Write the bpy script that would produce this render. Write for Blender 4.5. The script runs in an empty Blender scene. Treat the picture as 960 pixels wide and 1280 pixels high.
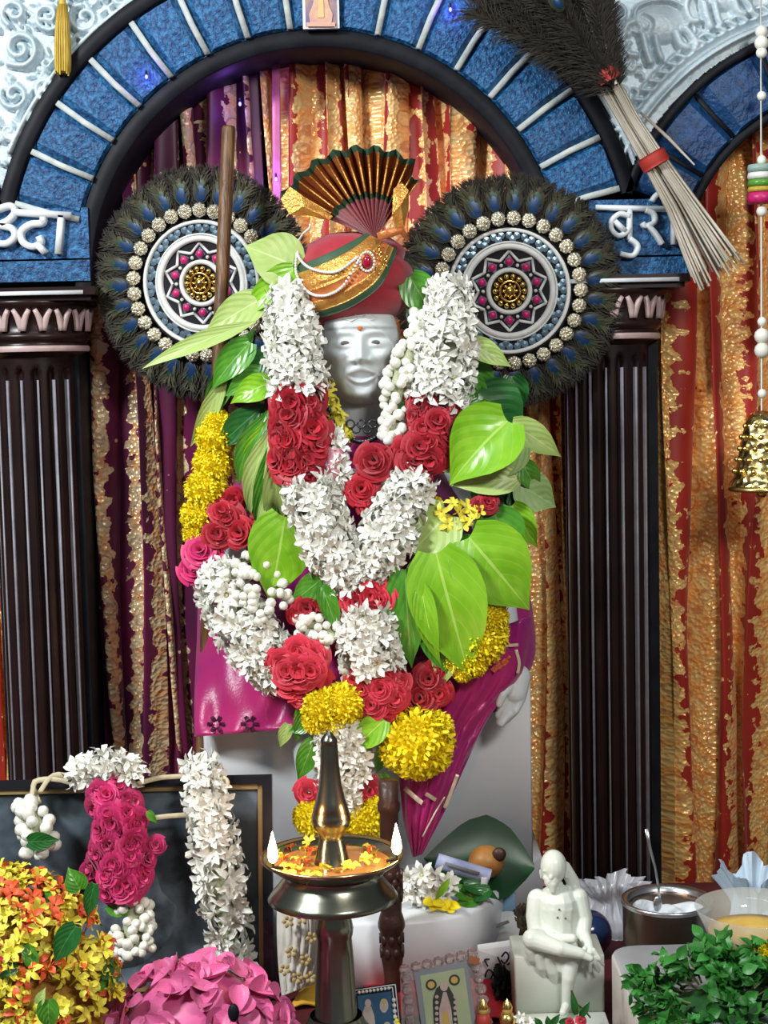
import bpy, bmesh, math, random
import numpy as np
from mathutils import Vector, Matrix, Quaternion

random.seed(7)
rnd = random.uniform
PI = math.pi
scn = bpy.context.scene
COL = scn.collection

# ------------------------------------------------------------------ camera
F = 1970.0
PITCH, ROLL = math.radians(5.0), math.radians(1.3)
CAM = Vector((0, 0, 0.78))
RC = (Matrix.Rotation(PI / 2 - PITCH, 3, 'X') @ Matrix.Rotation(-ROLL, 3, 'Z'))
cd = bpy.data.cameras.new('camera')
cd.sensor_fit = 'HORIZONTAL'; cd.sensor_width = 36.0; cd.lens = 36.0 * F / 960.0
cd.clip_start = 0.01
cam = bpy.data.objects.new('camera', cd); COL.objects.link(cam)
cam.location = CAM; cam.rotation_euler = RC.to_euler()
scn.camera = cam

# ------------------------------------------------------------------ world, room lights and added fill
w = bpy.data.worlds.new('world'); scn.world = w; w.use_nodes = True
w.node_tree.nodes['Background'].inputs[0].default_value = (0.86, 0.93, 1.0, 1)
w.node_tree.nodes['Background'].inputs[1].default_value = 0.09

def area_light(name, loc, target, sx, sy, energy, color=(1, 1, 1)):
    l = bpy.data.lights.new(name, 'AREA'); l.shape = 'RECTANGLE'; l.size = sx; l.size_y = sy
    l.energy = energy; l.color = color
    o = bpy.data.objects.new(name, l); COL.objects.link(o)
    o.location = loc
    o.rotation_euler = (Vector(target) - Vector(loc)).to_track_quat('-Z', 'Y').to_euler()
    return o
area_light('ceiling_lamp_left', (-1.5, 0.7, 1.95), (0.0, 2.3, 0.62), 0.5, 0.3, 56, (0.97, 0.99, 1.0))
area_light('fill_light_right', (0.85, 0.05, 1.7), (0.05, 2.3, 0.65), 0.5, 0.3, 22, (1.0, 0.97, 0.93))  # fill added from the front right to brighten that side, no lamp known there
area_light('ceiling_tube', (0.1, 1.25, 2.25), (0.05, 2.15, 0.4), 1.2, 0.08, 4, (0.95, 0.98, 1.0))
scn.view_settings.view_transform = 'Standard'
scn.view_settings.look = 'None'
scn.view_settings.gamma = 1.0
scn.view_settings.use_curve_mapping = False
scn.view_settings.exposure = 0.25

# ------------------------------------------------------------------ helpers
def P(px, py, Y):
    """point on the plane y = Y seen at a pixel of the 960 x 1280 photograph"""
    d = RC @ Vector(((px - 480) / F, -(py - 640) / F, -1))
    return CAM + d * (Y / d.y)
def PZ(px, py, z):
    """point on the horizontal plane at height z seen at a pixel"""
    d = RC @ Vector(((px - 480) / F, -(py - 640) / F, -1))
    return CAM + d * ((z - CAM.z) / d.z)
def U(Y): return Y / F
UP = Vector((0, 0, 1)); FRONT = Vector((0, -1, 0))
WORLD = {}

def thing(name, label, cat, loc=(0, 0, 0), group=None, kind=None):
    o = bpy.data.objects.new(name, None); COL.objects.link(o)
    o.location = loc; WORLD[o.name] = Vector(loc); o.empty_display_size = 0.02
    return tag(o, label, cat, group, kind)
def tag(o, label=None, cat=None, group=None, kind=None):
    if label: o['label'] = label
    if cat: o['category'] = cat
    if group: o['group'] = group
    if kind: o['kind'] = kind
    return o
def mesh(name, verts, faces, mats, fm=None, smooth=True, uvs=None):
    me = bpy.data.meshes.new(name)
    me.from_pydata([tuple(v) for v in verts], [], faces)
    for m in (mats if isinstance(mats, (list, tuple)) else [mats]): me.materials.append(m)
    if fm is not None: me.polygons.foreach_set('material_index', fm)
    me.polygons.foreach_set('use_smooth', [smooth] * len(me.polygons))
    if uvs is not None:
        ul = me.uv_layers.new(name='UVMap')
        li = np.empty(len(me.loops), dtype=np.int32); me.loops.foreach_get('vertex_index', li)
        ul.data.foreach_set('uv', np.asarray(uvs, dtype=np.float32)[li].ravel())
    me.update()
    return me
def link(name, me, parent, loc, quat=None, scale=None):
    o = bpy.data.objects.new(name, me); COL.objects.link(o)
    loc = Vector(loc); WORLD[o.name] = loc
    if parent is not None:
        o.parent = parent; o.location = loc - WORLD[parent.name]
    else: o.location = loc
    if quat is not None: o.rotation_mode = 'QUATERNION'; o.rotation_quaternion = quat
    if scale is not None: o.scale = scale if hasattr(scale, '__len__') else (scale,) * 3
    return o
def obj(name, verts, faces, mats, parent=None, fm=None, smooth=True, uvs=None):
    """world-space vertices -> one mesh object with its origin at its base"""
    V = np.array([tuple(v) for v in verts], dtype=float)
    o = np.array([(V[:, 0].min() + V[:, 0].max()) / 2, (V[:, 1].min() + V[:, 1].max()) / 2, V[:, 2].min()])
    return link(name, mesh(name, (V - o).tolist(), faces, mats, fm, smooth, uvs), parent, o)
def aim(d, spin=0.0):
    return Vector(d).to_track_quat('Z', 'Y') @ Quaternion((0, 0, 1), spin)

def grid_faces(nu, nv, off=0, wrap=False):
    f = []
    for i in range(nu - 1):
        for j in range(nv if wrap else nv - 1):
            j2 = (j + 1) % nv
            f.append((off + i * nv + j, off + (i + 1) * nv + j, off + (i + 1) * nv + j2, off + i * nv + j2))
    return f
class MB:
    """collects shapes into one mesh"""
    def __init__(s): s.v = []; s.f = []; s.m = []; s.uv = []
    def add(s, v, f, m=0, uv=None):
        o = len(s.v); s.v += [Vector(x) for x in v]; s.f += [tuple(o + i for i in q) for q in f]
        s.m += [m] * len(f); s.uv += (uv if uv else [(0, 0)] * len(v)); return s
    def box(s, a, b, m=0):
        x0, y0, z0 = a; x1, y1, z1 = b
        v = [(x0, y0, z0), (x1, y0, z0), (x1, y1, z0), (x0, y1, z0), (x0, y0, z1), (x1, y0, z1), (x1, y1, z1), (x0, y1, z1)]
        return s.add(v, [(0, 3, 2, 1), (4, 5, 6, 7), (0, 1, 5, 4), (1, 2, 6, 5), (2, 3, 7, 6), (3, 0, 4, 7)], m)
    def tube(s, pts, r, n=8, m=0, cap=True):
        pts = [Vector(p) for p in pts]; k = len(pts)
        rs = r if hasattr(r, '__len__') else [r] * k
        v = []; ref = None
        for i, p in enumerate(pts):
            t = (pts[min(i + 1, k - 1)] - pts[max(i - 1, 0)]).normalized()
            if ref is None: ref = t.orthogonal().normalized()
            ref = (ref - t * ref.dot(t)).normalized(); b = t.cross(ref)
            for j in range(n):
                a = 2 * PI * j / n; v.append(p + (ref * math.cos(a) + b * math.sin(a)) * rs[i])
        f = [tuple(reversed(q)) for q in grid_faces(k, n, 0, True)]
        if cap: f += [tuple(range(n)), tuple(range((k - 1) * n, k * n))[::-1]]
        return s.add(v, f, m)
    def lathe(s, c, prof, n=32, m=0):
        c = Vector(c); v = []
        for r, z in prof:
            for j in range(n):
                a = 2 * PI * j / n; v.append(c + Vector((r * math.cos(a), r * math.sin(a), z)))
        return s.add(v, [tuple(reversed(q)) for q in grid_faces(len(prof), n, 0, True)], m)
    def ball(s, c, r, nu=8, nv=12, m=0, sx=1, sy=1, sz=1):
        c = Vector(c); v = []
        for i in range(nu + 1):
            a = PI * i / nu
            for j in range(nv):
                b = 2 * PI * j / nv
                v.append(c + Vector((r * sx * math.sin(a) * math.cos(b), r * sy * math.sin(a) * math.sin(b), -r * sz * math.cos(a))))
        return s.add(v, [tuple(reversed(q)) for q in grid_faces(nu + 1, nv, 0, True)], m)
    def build(s, name, mats, parent=None, smooth=True, uv=False):
        return obj(name, s.v, s.f, mats, parent, s.m, smooth, s.uv if uv else None)
    def me(s, name, mats, smooth=True, uv=False):
        return mesh(name, s.v, s.f, mats, s.m, smooth, s.uv if uv else None)

def ribbon(pts, width, depth, mb, m=0, dirn=FRONT):
    """flat stroke (world points in the plane facing the viewer) raised by depth"""
    pts = [Vector(p) for p in pts]; k = len(pts); dirn = Vector(dirn)
    v = []
    for i, p in enumerate(pts):
        t = (pts[min(i + 1, k - 1)] - pts[max(i - 1, 0)]).normalized(); n = t.cross(dirn).normalized()
        wd = width[i] if hasattr(width, '__len__') else width
        for q, h in ((-.5, 0), (-.5, .75), (-.38, 1), (.38, 1), (.5, .75), (.5, 0)):
            v.append(p + n * q * wd + dirn * h * depth)
    f = grid_faces(k, 6) + [tuple(range(6)), tuple(range((k - 1) * 6, k * 6))[::-1]]
    return mb.add(v, f, m)
def smooth_path(pts, n=24):
    """Catmull-Rom through tuples of any length"""
    A = np.array(pts, dtype=float); k = len(A); out = []
    for i in range(n):
        t = i / (n - 1) * (k - 1); j = min(int(t), k - 2); u = t - j
        p0, p1, p2, p3 = A[max(j - 1, 0)], A[j], A[j + 1], A[min(j + 2, k - 1)]
        out.append(0.5 * (2 * p1 + (p2 - p0) * u + (2 * p0 - 5 * p1 + 4 * p2 - p3) * u * u + (3 * p1 - p0 - 3 * p2 + p3) * u ** 3))
    return out

def voxel_merge(mb, voxel, smooth_it=2):
    me = mesh('tmp', mb.v, mb.f, []); o = bpy.data.objects.new('tmp', me); COL.objects.link(o)
    r = o.modifiers.new('r', 'REMESH'); r.mode = 'VOXEL'; r.voxel_size = voxel
    if smooth_it: sm = o.modifiers.new('s', 'SMOOTH'); sm.iterations = smooth_it; sm.factor = .5
    dg = bpy.context.evaluated_depsgraph_get(); ev = o.evaluated_get(dg); m2 = ev.to_mesh()
    V = [v.co.copy() for v in m2.vertices]; Fc = [tuple(p.vertices) for p in m2.polygons]
    ev.to_mesh_clear(); bpy.data.objects.remove(o); bpy.data.meshes.remove(me)
    return V, Fc

# ------------------------------------------------------------------ materials
def M(name, col, rough=.5, metal=0., col2=None, ns=30., bump=0., bs=80., coat=0., trans=0., emis=0., var=0.,
      spec=.5, sss=0., ior=1.45, voro=False, coord='Object', sheen=0., stretch=None, contrast=(.35, .65), alpha=1.):
    m = bpy.data.materials.new(name); m.use_nodes = True
    nt = m.node_tree; N = nt.nodes; L = nt.links; b = N['Principled BSDF']
    c4 = (*col, 1)
    b.inputs['Base Color'].default_value = c4; b.inputs['Roughness'].default_value = rough
    b.inputs['Metallic'].default_value = metal; b.inputs['IOR'].default_value = ior
    b.inputs['Specular IOR Level'].default_value = spec
    b.inputs['Coat Weight'].default_value = coat; b.inputs['Transmission Weight'].default_value = trans
    b.inputs['Sheen Weight'].default_value = sheen; b.inputs['Alpha'].default_value = alpha
    if sss: b.inputs['Subsurface Weight'].default_value = sss; b.inputs['Subsurface Scale'].default_value = .008; b.inputs['Subsurface Radius'].default_value = (1, .8, .7)
    if emis: b.inputs['Emission Color'].default_value = c4; b.inputs['Emission Strength'].default_value = emis
    tc = N.new('ShaderNodeTexCoord'); src = tc.outputs[coord]
    if stretch:
        mp = N.new('ShaderNodeMapping'); mp.inputs['Scale'].default_value = stretch; L.new(src, mp.inputs[0]); src = mp.outputs[0]
    out = None
    n = N.new('ShaderNodeTexNoise'); n.inputs['Scale'].default_value = ns; n.inputs['Detail'].default_value = 4; L.new(src, n.inputs['Vector'])
    r = N.new('ShaderNodeValToRGB'); r.color_ramp.elements[0].position = contrast[0]; r.color_ramp.elements[1].position = contrast[1]
    r.color_ramp.elements[0].color = c4
    r.color_ramp.elements[1].color = (*col2, 1) if col2 else (*[min(1, x * .9) for x in col], 1)
    L.new(n.outputs['Fac'], r.inputs['Fac']); out = r.outputs['Color']
    if var:
        oi = N.new('ShaderNodeObjectInfo'); hs = N.new('ShaderNodeHueSaturation')
        mr = N.new('ShaderNodeMapRange'); mr.inputs['To Min'].default_value = 1 - var; mr.inputs['To Max'].default_value = 1 + var * .6
        L.new(oi.outputs['Random'], mr.inputs['Value']); L.new(mr.outputs[0], hs.inputs['Value']); L.new(out, hs.inputs['Color']); out = hs.outputs['Color']
    L.new(out, b.inputs['Base Color'])
    if bump:
        if voro:
            t = N.new('ShaderNodeTexVoronoi'); o2 = t.outputs['Distance']
        else:
            t = N.new('ShaderNodeTexNoise'); t.inputs['Detail'].default_value = 3; o2 = t.outputs['Fac']
        t.inputs['Scale'].default_value = bs; L.new(src, t.inputs['Vector'])
        bp = N.new('ShaderNodeBump'); bp.inputs['Strength'].default_value = bump; bp.inputs['Distance'].default_value = .004
        L.new(o2, bp.inputs['Height']); L.new(bp.outputs[0], b.inputs['Normal'])
    return m

def math_node(N, L, op, a, b=None, clamp=False):
    n = N.new('ShaderNodeMath'); n.operation = op; n.use_clamp = clamp
    for i, x in enumerate((a, b)):
        if x is None: continue
        if isinstance(x, (int, float)): n.inputs[i].default_value = x
        else: L.new(x, n.inputs[i])
    return n.outputs[0]

def brocade(name, cloth, cloth2, gold, period, width, seed=0.):
    """satin curtain with woven foil bands and floral figures (u = metres along the cloth, v = metres up)"""
    m = bpy.data.materials.new(name); m.use_nodes = True
    nt = m.node_tree; N = nt.nodes; L = nt.links; b = N['Principled BSDF']
    uv = N.new('ShaderNodeTexCoord').outputs['UV']
    sep = N.new('ShaderNodeSeparateXYZ'); L.new(uv, sep.inputs[0])
    nz = N.new('ShaderNodeTexNoise'); nz.inputs['Scale'].default_value = 45; nz.inputs['Detail'].default_value = 5; L.new(uv, nz.inputs['Vector'])
    nz2 = N.new('ShaderNodeTexNoise'); nz2.inputs['Scale'].default_value = 3.5 + seed; L.new(uv, nz2.inputs['Vector'])
    x = math_node(N, L, 'ADD', math_node(N, L, 'DIVIDE', sep.outputs['X'], period), seed)
    x = math_node(N, L, 'ADD', x, math_node(N, L, 'MULTIPLY', nz2.outputs['Fac'], .5))
    fr = math_node(N, L, 'ABSOLUTE', math_node(N, L, 'SUBTRACT', math_node(N, L, 'FRACT', x), .5))
    edge = math_node(N, L, 'ADD', fr, math_node(N, L, 'MULTIPLY', math_node(N, L, 'SUBTRACT', nz.outputs['Fac'], .5), .85))
    band = math_node(N, L, 'LESS_THAN', edge, width)
    vo = N.new('ShaderNodeTexVoronoi'); vo.inputs['Scale'].default_value = 30; L.new(uv, vo.inputs['Vector'])
    ring = math_node(N, L, 'LESS_THAN', math_node(N, L, 'ABSOLUTE', math_node(N, L, 'SUBTRACT', math_node(N, L, 'ADD', vo.outputs['Distance'], math_node(N, L, 'MULTIPLY', nz.outputs['Fac'], .5)), .62)), .045)
    mask = math_node(N, L, 'MULTIPLY', band, math_node(N, L, 'SUBTRACT', 1., math_node(N, L, 'MULTIPLY', ring, .45)))
    spark = math_node(N, L, 'MULTIPLY', math_node(N, L, 'SUBTRACT', 1., band), math_node(N, L, 'LESS_THAN', vo.outputs['Distance'], .10))
    mask = math_node(N, L, 'MAXIMUM', mask, spark)
    cr = N.new('ShaderNodeValToRGB'); cr.color_ramp.elements[0].color = (*cloth, 1); cr.color_ramp.elements[1].color = (*cloth2, 1)
    cr.color_ramp.elements[0].position = .4; cr.color_ramp.elements[1].position = .62
    L.new(nz2.outputs['Fac'], cr.inputs[0])
    gr = N.new('ShaderNodeValToRGB'); gr.color_ramp.elements[0].color = (*gold, 1)
    gr.color_ramp.elements[1].color = (min(1, gold[0] * 1.1), gold[1] * .70, gold[2] * .50, 1)
    gr.color_ramp.elements[0].position = .42; gr.color_ramp.elements[1].position = .6
    L.new(nz.outputs['Fac'], gr.inputs[0])
    mx = N.new('ShaderNodeMix'); mx.data_type = 'RGBA'; L.new(mask, mx.inputs[0]); L.new(cr.outputs[0], mx.inputs[6]); L.new(gr.outputs[0], mx.inputs[7])
    L.new(mx.outputs[2], b.inputs['Base Color'])
    L.new(math_node(N, L, 'MULTIPLY', mask, .15), b.inputs['Metallic'])
    L.new(math_node(N, L, 'SUBTRACT', .48, math_node(N, L, 'MULTIPLY', mask, .20)), b.inputs['Roughness'])
    v2 = N.new('ShaderNodeTexVoronoi'); v2.inputs['Scale'].default_value = 150; L.new(uv, v2.inputs['Vector'])
    hgt = math_node(N, L, 'MULTIPLY', math_node(N, L, 'ADD', v2.outputs['Distance'], nz.outputs['Fac']), mask)
    bp = N.new('ShaderNodeBump'); bp.inputs['Strength'].default_value = .7; bp.inputs['Distance'].default_value = .004
    L.new(hgt, bp.inputs['Height']); L.new(bp.outputs[0], b.inputs['Normal'])
    b.inputs['Sheen Weight'].default_value = .15
    return m

def leaf_mat(name, col, col2, vein, rough=.28):
    m = bpy.data.materials.new(name); m.use_nodes = True
    nt = m.node_tree; N = nt.nodes; L = nt.links; b = N['Principled BSDF']
    uv = N.new('ShaderNodeTexCoord').outputs['UV']; sep = N.new('ShaderNodeSeparateXYZ'); L.new(uv, sep.inputs[0])
    au = math_node(N, L, 'ABSOLUTE', math_node(N, L, 'SUBTRACT', sep.outputs['X'], .5))
    mid = math_node(N, L, 'LESS_THAN', au, .018)
    s = math_node(N, L, 'FRACT', math_node(N, L, 'MULTIPLY', math_node(N, L, 'SUBTRACT', sep.outputs['Y'], math_node(N, L, 'MULTIPLY', math_node(N, L, 'POWER', au, 1.35), 1.3)), 5.))
    side = math_node(N, L, 'LESS_THAN', math_node(N, L, 'ABSOLUTE', math_node(N, L, 'SUBTRACT', s, .5)), .05)
    vn = math_node(N, L, 'MAXIMUM', mid, math_node(N, L, 'MULTIPLY', side, .22))
    nz = N.new('ShaderNodeTexNoise'); nz.inputs['Scale'].default_value = 3.; L.new(uv, nz.inputs['Vector'])
    cr = N.new('ShaderNodeValToRGB'); cr.color_ramp.elements[0].color = (*col, 1); cr.color_ramp.elements[1].color = (*col2, 1)
    cr.color_ramp.elements[0].position = .35; cr.color_ramp.elements[1].position = .65
    L.new(nz.outputs['Fac'], cr.inputs[0])
    mx = N.new('ShaderNodeMix'); mx.data_type = 'RGBA'; L.new(math_node(N, L, 'MULTIPLY', vn, .7), mx.inputs[0]); L.new(cr.outputs[0], mx.inputs[6]); mx.inputs[7].default_value = (*vein, 1)
    L.new(mx.outputs[2], b.inputs['Base Color']); b.inputs['Roughness'].default_value = rough
    hg = math_node(N, L, 'ABSOLUTE', math_node(N, L, 'SUBTRACT', s, .5))
    bp = N.new('ShaderNodeBump'); bp.inputs['Strength'].default_value = .22; bp.inputs['Distance'].default_value = .004
    L.new(math_node(N, L, 'SUBTRACT', hg, mid), bp.inputs['Height']); L.new(bp.outputs[0], b.inputs['Normal'])
    return m

m_marble = M('marble', (.68, .74, .75), .42, col2=(.60, .67, .69), ns=9, sss=.25, contrast=(.4, .7))
m_marble_warm = M('marble_warm', (.80, .78, .70), .25, col2=(.72, .70, .64), ns=8)
m_plinth = M('plinth_marble', (.82, .85, .87), .35, col2=(.74, .78, .82), ns=6)
m_silver = M('embossed_silver', (.56, .66, .70), .42, .10, col2=(.44, .56, .62), ns=18, bump=.35, bs=150)
m_blue = M('blue_stone', (.005, .050, .16), .42, col2=(.028, .18, .40), ns=120, bump=1., bs=210, var=.15, contrast=(.4, .68))
m_blue_dark = M('dark_blue_stone', (.003, .030, .10), .45, col2=(.008, .060, .18), ns=60, bump=.7, bs=140)
m_black = M('black_paint', (.005, .006, .009), .55, col2=(.010, .012, .016), spec=.2)
m_joint = M('pale_mortar', (.55, .60, .56), .6, col2=(.40, .46, .46), ns=50, bump=.4)
m_letter = M('white_lettering', (.72, .76, .78), .45, col2=(.60, .66, .68), ns=40)
m_brown = M('polished_brown', (.012, .006, .006), .3, col2=(.022, .010, .009), ns=10, spec=.35)
m_fillet = M('pale_fillet', (.30, .29, .33), .35, col2=(.22, .21, .24))
m_capleaf = M('carved_pale_leaf', (.55, .42, .40), .35, col2=(.45, .33, .32))
m_cur_mag = brocade('magenta_brocade', (.15, .003, .055), (.07, .002, .035), (.85, .68, .40), .070, .17, .3)
m_cur_red = brocade('red_brocade', (.40, .020, .012), (.28, .010, .012), (.97, .68, .28), .066, .34, .1)
m_cur_right = brocade('orange_brocade', (.44, .028, .010), (.34, .012, .008), (.98, .64, .22), .12, .33, .55)
m_pinkband = M('pink_satin', (.62, .16, .34), .4, col2=(.5, .1, .3))
m_backwall = M('back_wall', (.05, .03, .03), .8)
m_wood = M('old_wood', (.20, .10, .035), .45, col2=(.07, .030, .012), ns=22, stretch=(6, 6, .8), bump=.3, bs=60)
m_carved = M('carved_dark_wood', (.060, .026, .018), .42, col2=(.030, .012, .009), ns=40, bump=.35, bs=90)
m_white_fl = M('white_petal', (.90, .91, .86), .5, col2=(.86, .87, .78), ns=40, var=.06, sheen=.1)
m_cream = M('cream_throat', (.66, .66, .36), .6)
m_bud = M('white_bud', (.88, .89, .82), .45, col2=(.80, .82, .70), ns=60, var=.06)
m_bud_st = M('bud_stalk', (.35, .42, .15), .6)
m_rose = M('red_petal', (.52, .014, .035), .5, col2=(.36, .006, .018), ns=60, var=.25, sheen=.2)
m_rose_pink = M('coral_petal', (.72, .045, .085), .5, col2=(.55, .018, .045), ns=60, var=.15, sheen=.2)
m_rose_mag = M('magenta_petal', (.55, .015, .19), .5, col2=(.62, .03, .10), ns=25, var=.25, sheen=.2)
m_pink = M('pink_petal', (.76, .17, .36), .45, col2=(.62, .08, .28), ns=30, var=.25, sheen=.2)
m_yellow = M('yellow_petal', (.95, .82, .014), .55, col2=(.93, .74, .012), ns=60, var=.06)
m_lemon = M('lemon_petal', (.84, .80, .10), .5, col2=(.80, .68, .05), ns=30, var=.15)
m_orange = M('orange_petal', (.80, .16, .035), .5, col2=(.72, .07, .03), ns=30, var=.2)
m_leaf_b = leaf_mat('bright_leaf', (.16, .42, .012), (.25, .52, .03), (.45, .68, .15))
m_leaf_y = leaf_mat('pale_leaf', (.34, .50, .12), (.42, .56, .18), (.60, .70, .35), .4)
m_leaf_m = leaf_mat('mid_leaf', (.055, .23, .018), (.09, .32, .03), (.25, .45, .12))
m_leaf_d = leaf_mat('dark_leaf', (.012, .095, .018), (.020, .13, .022), (.08, .25, .06))
m_leaf_under = leaf_mat('leaf_underside', (.26, .42, .12), (.32, .48, .18), (.45, .58, .28), .5)
m_herb = M('herb_leaf', (.014, .13, .016), .42, col2=(.045, .25, .035), ns=25, var=.35)
m_stem = M('green_stem', (.10, .18, .05), .6)
m_stem_r = M('reddish_stem', (.25, .10, .05), .6)
m_brass_dark = M('dark_bronze', (.34, .35, .28), .24, 1., col2=(.26, .27, .21), ns=14)
m_brass = M('bronze_lip', (.55, .42, .26), .25, 1., col2=(.48, .36, .22), ns=14)
m_gold = M('bright_gold', (.90, .66, .22), .24, 1., col2=(.82, .56, .16))
m_goldsilver = M('gilt_bead', (.95, .86, .55), .2, .75, col2=(.95, .95, .92), ns=160, bump=.2, bs=300, contrast=(.45, .55))
m_feather = M('feather_barb', (.026, .034, .016), .6, col2=(.065, .055, .024), ns=60, var=.4)
m_feather_bk = M('feather_dark', (.010, .010, .007), .7, col2=(.028, .020, .012), ns=60, var=.4)
m_eye_green = M('feather_eye_green', (.010, .050, .036), .4, .2, col2=(.020, .040, .012))
m_eye_bronze = M('feather_eye_bronze', (.040, .034, .014), .5, .2)
m_eye_blue = M('feather_eye_blue', (.005, .026, .10), .35, .2, col2=(.004, .040, .11))
m_white_cord = M('white_cord', (.78, .80, .78), .5, col2=(.70, .72, .68), ns=60)
m_mirror = M('blue_sequin', (.17, .27, .36), .22, .55, col2=(.27, .38, .45), ns=30, var=.3)
m_velvet = M('black_velvet', (.008, .008, .012), .85)
m_stud = M('pink_stud', (.60, .02, .16), .4, col2=(.45, .015, .12), ns=200)
m_pearl = M('pearl', (.80, .78, .74), .25, coat=.5)
m_turban = M('maroon_cloth', (.40, .012, .030), .7, col2=(.30, .007, .022), ns=22, sheen=.3, bump=.15, bs=400)
m_tgreen = M('green_border', (.045, .10, .05), .6, col2=(.03, .075, .04))
m_tcopper = M('copper_brocade', (.58, .20, .055), .38, .35, col2=(.42, .10, .03), ns=30, bump=.25, bs=200)
m_tgold = M('gold_zari', (.78, .44, .10), .34, .6, col2=(.62, .26, .06), ns=60, bump=.5, bs=300)
m_ruby = M('ruby', (.35, .005, .03), .1, coat=1.)
m_shawl = M('magenta_silk', (.44, .014, .14), .34, col2=(.26, .008, .17), ns=7, sheen=.3, bump=.12, bs=300, contrast=(.35, .7))
m_shawl_p = M('shawl_print', (.78, .66, .52), .4, .3)
m_shawl_o = M('shawl_motif', (.62, .13, .05), .45)
m_shawl_d = M('shawl_dark_motif', (.06, .004, .03), .5)
m_flame = M('flame', (1., .78, .42), emis=22.)
m_wick = M('wick', (.02, .015, .012), .9)
m_frame_bk = M('black_frame', (.010, .010, .014), .25, coat=.4)
m_frame_gd = M('gilt_liner', (.36, .26, .12), .4, .6)
m_glass = M('clear_glass', (.70, .72, .66), .05, spec=.9, alpha=.34); m_pane = M('picture_glass', (.5, .6, .65), .04, spec=.6, alpha=.03)
m_rope = M('banana_fibre', (.62, .56, .38), .6, col2=(.50, .44, .28), ns=60, bump=.4)
m_steel = M('brushed_steel', (.60, .62, .64), .3, 1., col2=(.5, .52, .54), ns=12)
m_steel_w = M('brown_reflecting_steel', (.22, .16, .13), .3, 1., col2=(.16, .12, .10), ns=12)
m_ash = M('white_ash', (.70, .76, .80), .8, col2=(.60, .66, .70), ns=50, bump=.6, bs=70)
m_turmeric = M('sandal_paste', (.72, .48, .10), .5, col2=(.58, .35, .06), ns=30, bump=.3, bs=50)
m_slab = M('grey_stone', (.36, .37, .39), .4, col2=(.27, .28, .30), ns=14, bump=.15, bs=40)
m_slab_side = M('marbled_edge', (.55, .52, .48), .35, col2=(.08, .10, .09), ns=16, contrast=(.5, .72))
m_plastic = M('thin_plastic', (.62, .64, .68), .2, col2=(.50, .53, .58), ns=40, alpha=.62)
m_bag = M('pale_blue_bag', (.50, .62, .72), .35, col2=(.42, .56, .68), ns=25)
m_paper = M('newsprint', (.66, .68, .68), .8, col2=(.58, .60, .61), ns=20)
m_paper_w = M('white_paper', (.74, .75, .75), .75)
m_ink = M('black_ink', (.02, .02, .025), .7)
m_ink_grey = M('grey_ink', (.22, .23, .24), .7)
m_note = M('violet_banknote', (.28, .33, .58), .6, col2=(.45, .50, .70), ns=40)
m_fruit = M('brown_fruit', (.42, .20, .045), .45, col2=(.28, .11, .025), ns=40, bump=.2, bs=60)
m_navy = M('navy_ball', (.010, .025, .085), .2, coat=.6)
m_floral = M('floral_cloth', (.74, .72, .64), .7)
m_floral_g = M('floral_gold_print', (.55, .36, .10), .55, col2=(.66, .50, .22), ns=90)
m_envelope = M('yellow_paper', (.75, .42, .04), .7)
m_redcloth = M('red_cloth', (.42, .012, .02), .65, col2=(.34, .01, .016), ns=30)
m_acryl = M('clear_acrylic', (.95, .90, .90), .06, trans=.8, ior=1.45)
m_pic_green = M('picture_ground', (.42, .50, .30), .5, col2=(.36, .45, .27), ns=40)
m_pic_blue = M('picture_blue', (.02, .08, .16), .4, col2=(.03, .12, .22), ns=40)
m_pic_dark = M('picture_dark', (.03, .035, .03), .5)
m_pic_gold = M('picture_gold', (.60, .42, .10), .5)
m_pic_skin = M('picture_figure', (.45, .34, .30), .5, col2=(.55, .50, .48), ns=60)
m_pic_red = M('picture_red', (.50, .06, .05), .5)
m_tassel = M('yellow_thread', (.58, .42, .06), .6, col2=(.44, .30, .04), ns=60, stretch=(8, 8, 1))
m_stick = M('broom_stick', (.56, .52, .44), .5, col2=(.40, .36, .28), ns=20, var=.3)
m_redband = M('red_tape', (.40, .03, .02), .6)
m_purple_led = M('violet_led', (.10, .10, 1.), emis=6.)
m_bell = M('gilt_bell', (.80, .66, .28), .26, 1., col2=(.55, .42, .14), ns=120, bump=.9, bs=90, voro=True, contrast=(.45, .6))
m_orange_dot = M('orange_paint', (.65, .16, .02), .5)
m_eyepaint = M('grey_paint', (.11, .10, .09), .4)
m_darkmetal = M('oxidised_silver', (.10, .11, .12), .3, .9, col2=(.03, .03, .035), ns=60)
m_pinkpot = M('pink_ribbon', (.58, .25, .30), .5)
m_basket = M('cane_basket', (.18, .10, .04), .7, col2=(.10, .05, .02), ns=60)
m_floor = M('altar_cloth', (.09, .008, .010), .75, col2=(.06, .006, .008), ns=20)
m_tealtag = M('printed_tag', (.30, .45, .40), .5)

# ------------------------------------------------------------------ the setting
ZB = -.32                  # lower floor the arcade stands on, behind the dais
YW = 2.42                  # face of the arcade wall
YC = 2.54                  # curtains in the recesses
SW = U(YW)
mb = MB().box((-2.2, -.6, ZB), (2.2, 2.335, 0.)); o = mb.build('floor', m_floor, smooth=False); tag(o, 'raised altar floor spread with dark red cloth', 'floor', kind='structure')
mb = MB().box((-2.2, 2.3351, ZB - .04), (2.2, 3.0, ZB)); o = mb.build('floor_lower', m_backwall, smooth=False); tag(o, 'dark lower floor behind the altar', 'floor', kind='structure')
mb = MB().box((-1.6, 2.62, ZB), (1.6, 2.68, 1.7)); o = mb.build('wall_back', m_backwall, smooth=False); tag(o, 'dark wall behind the brocade curtains', 'wall', kind='structure')

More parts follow.
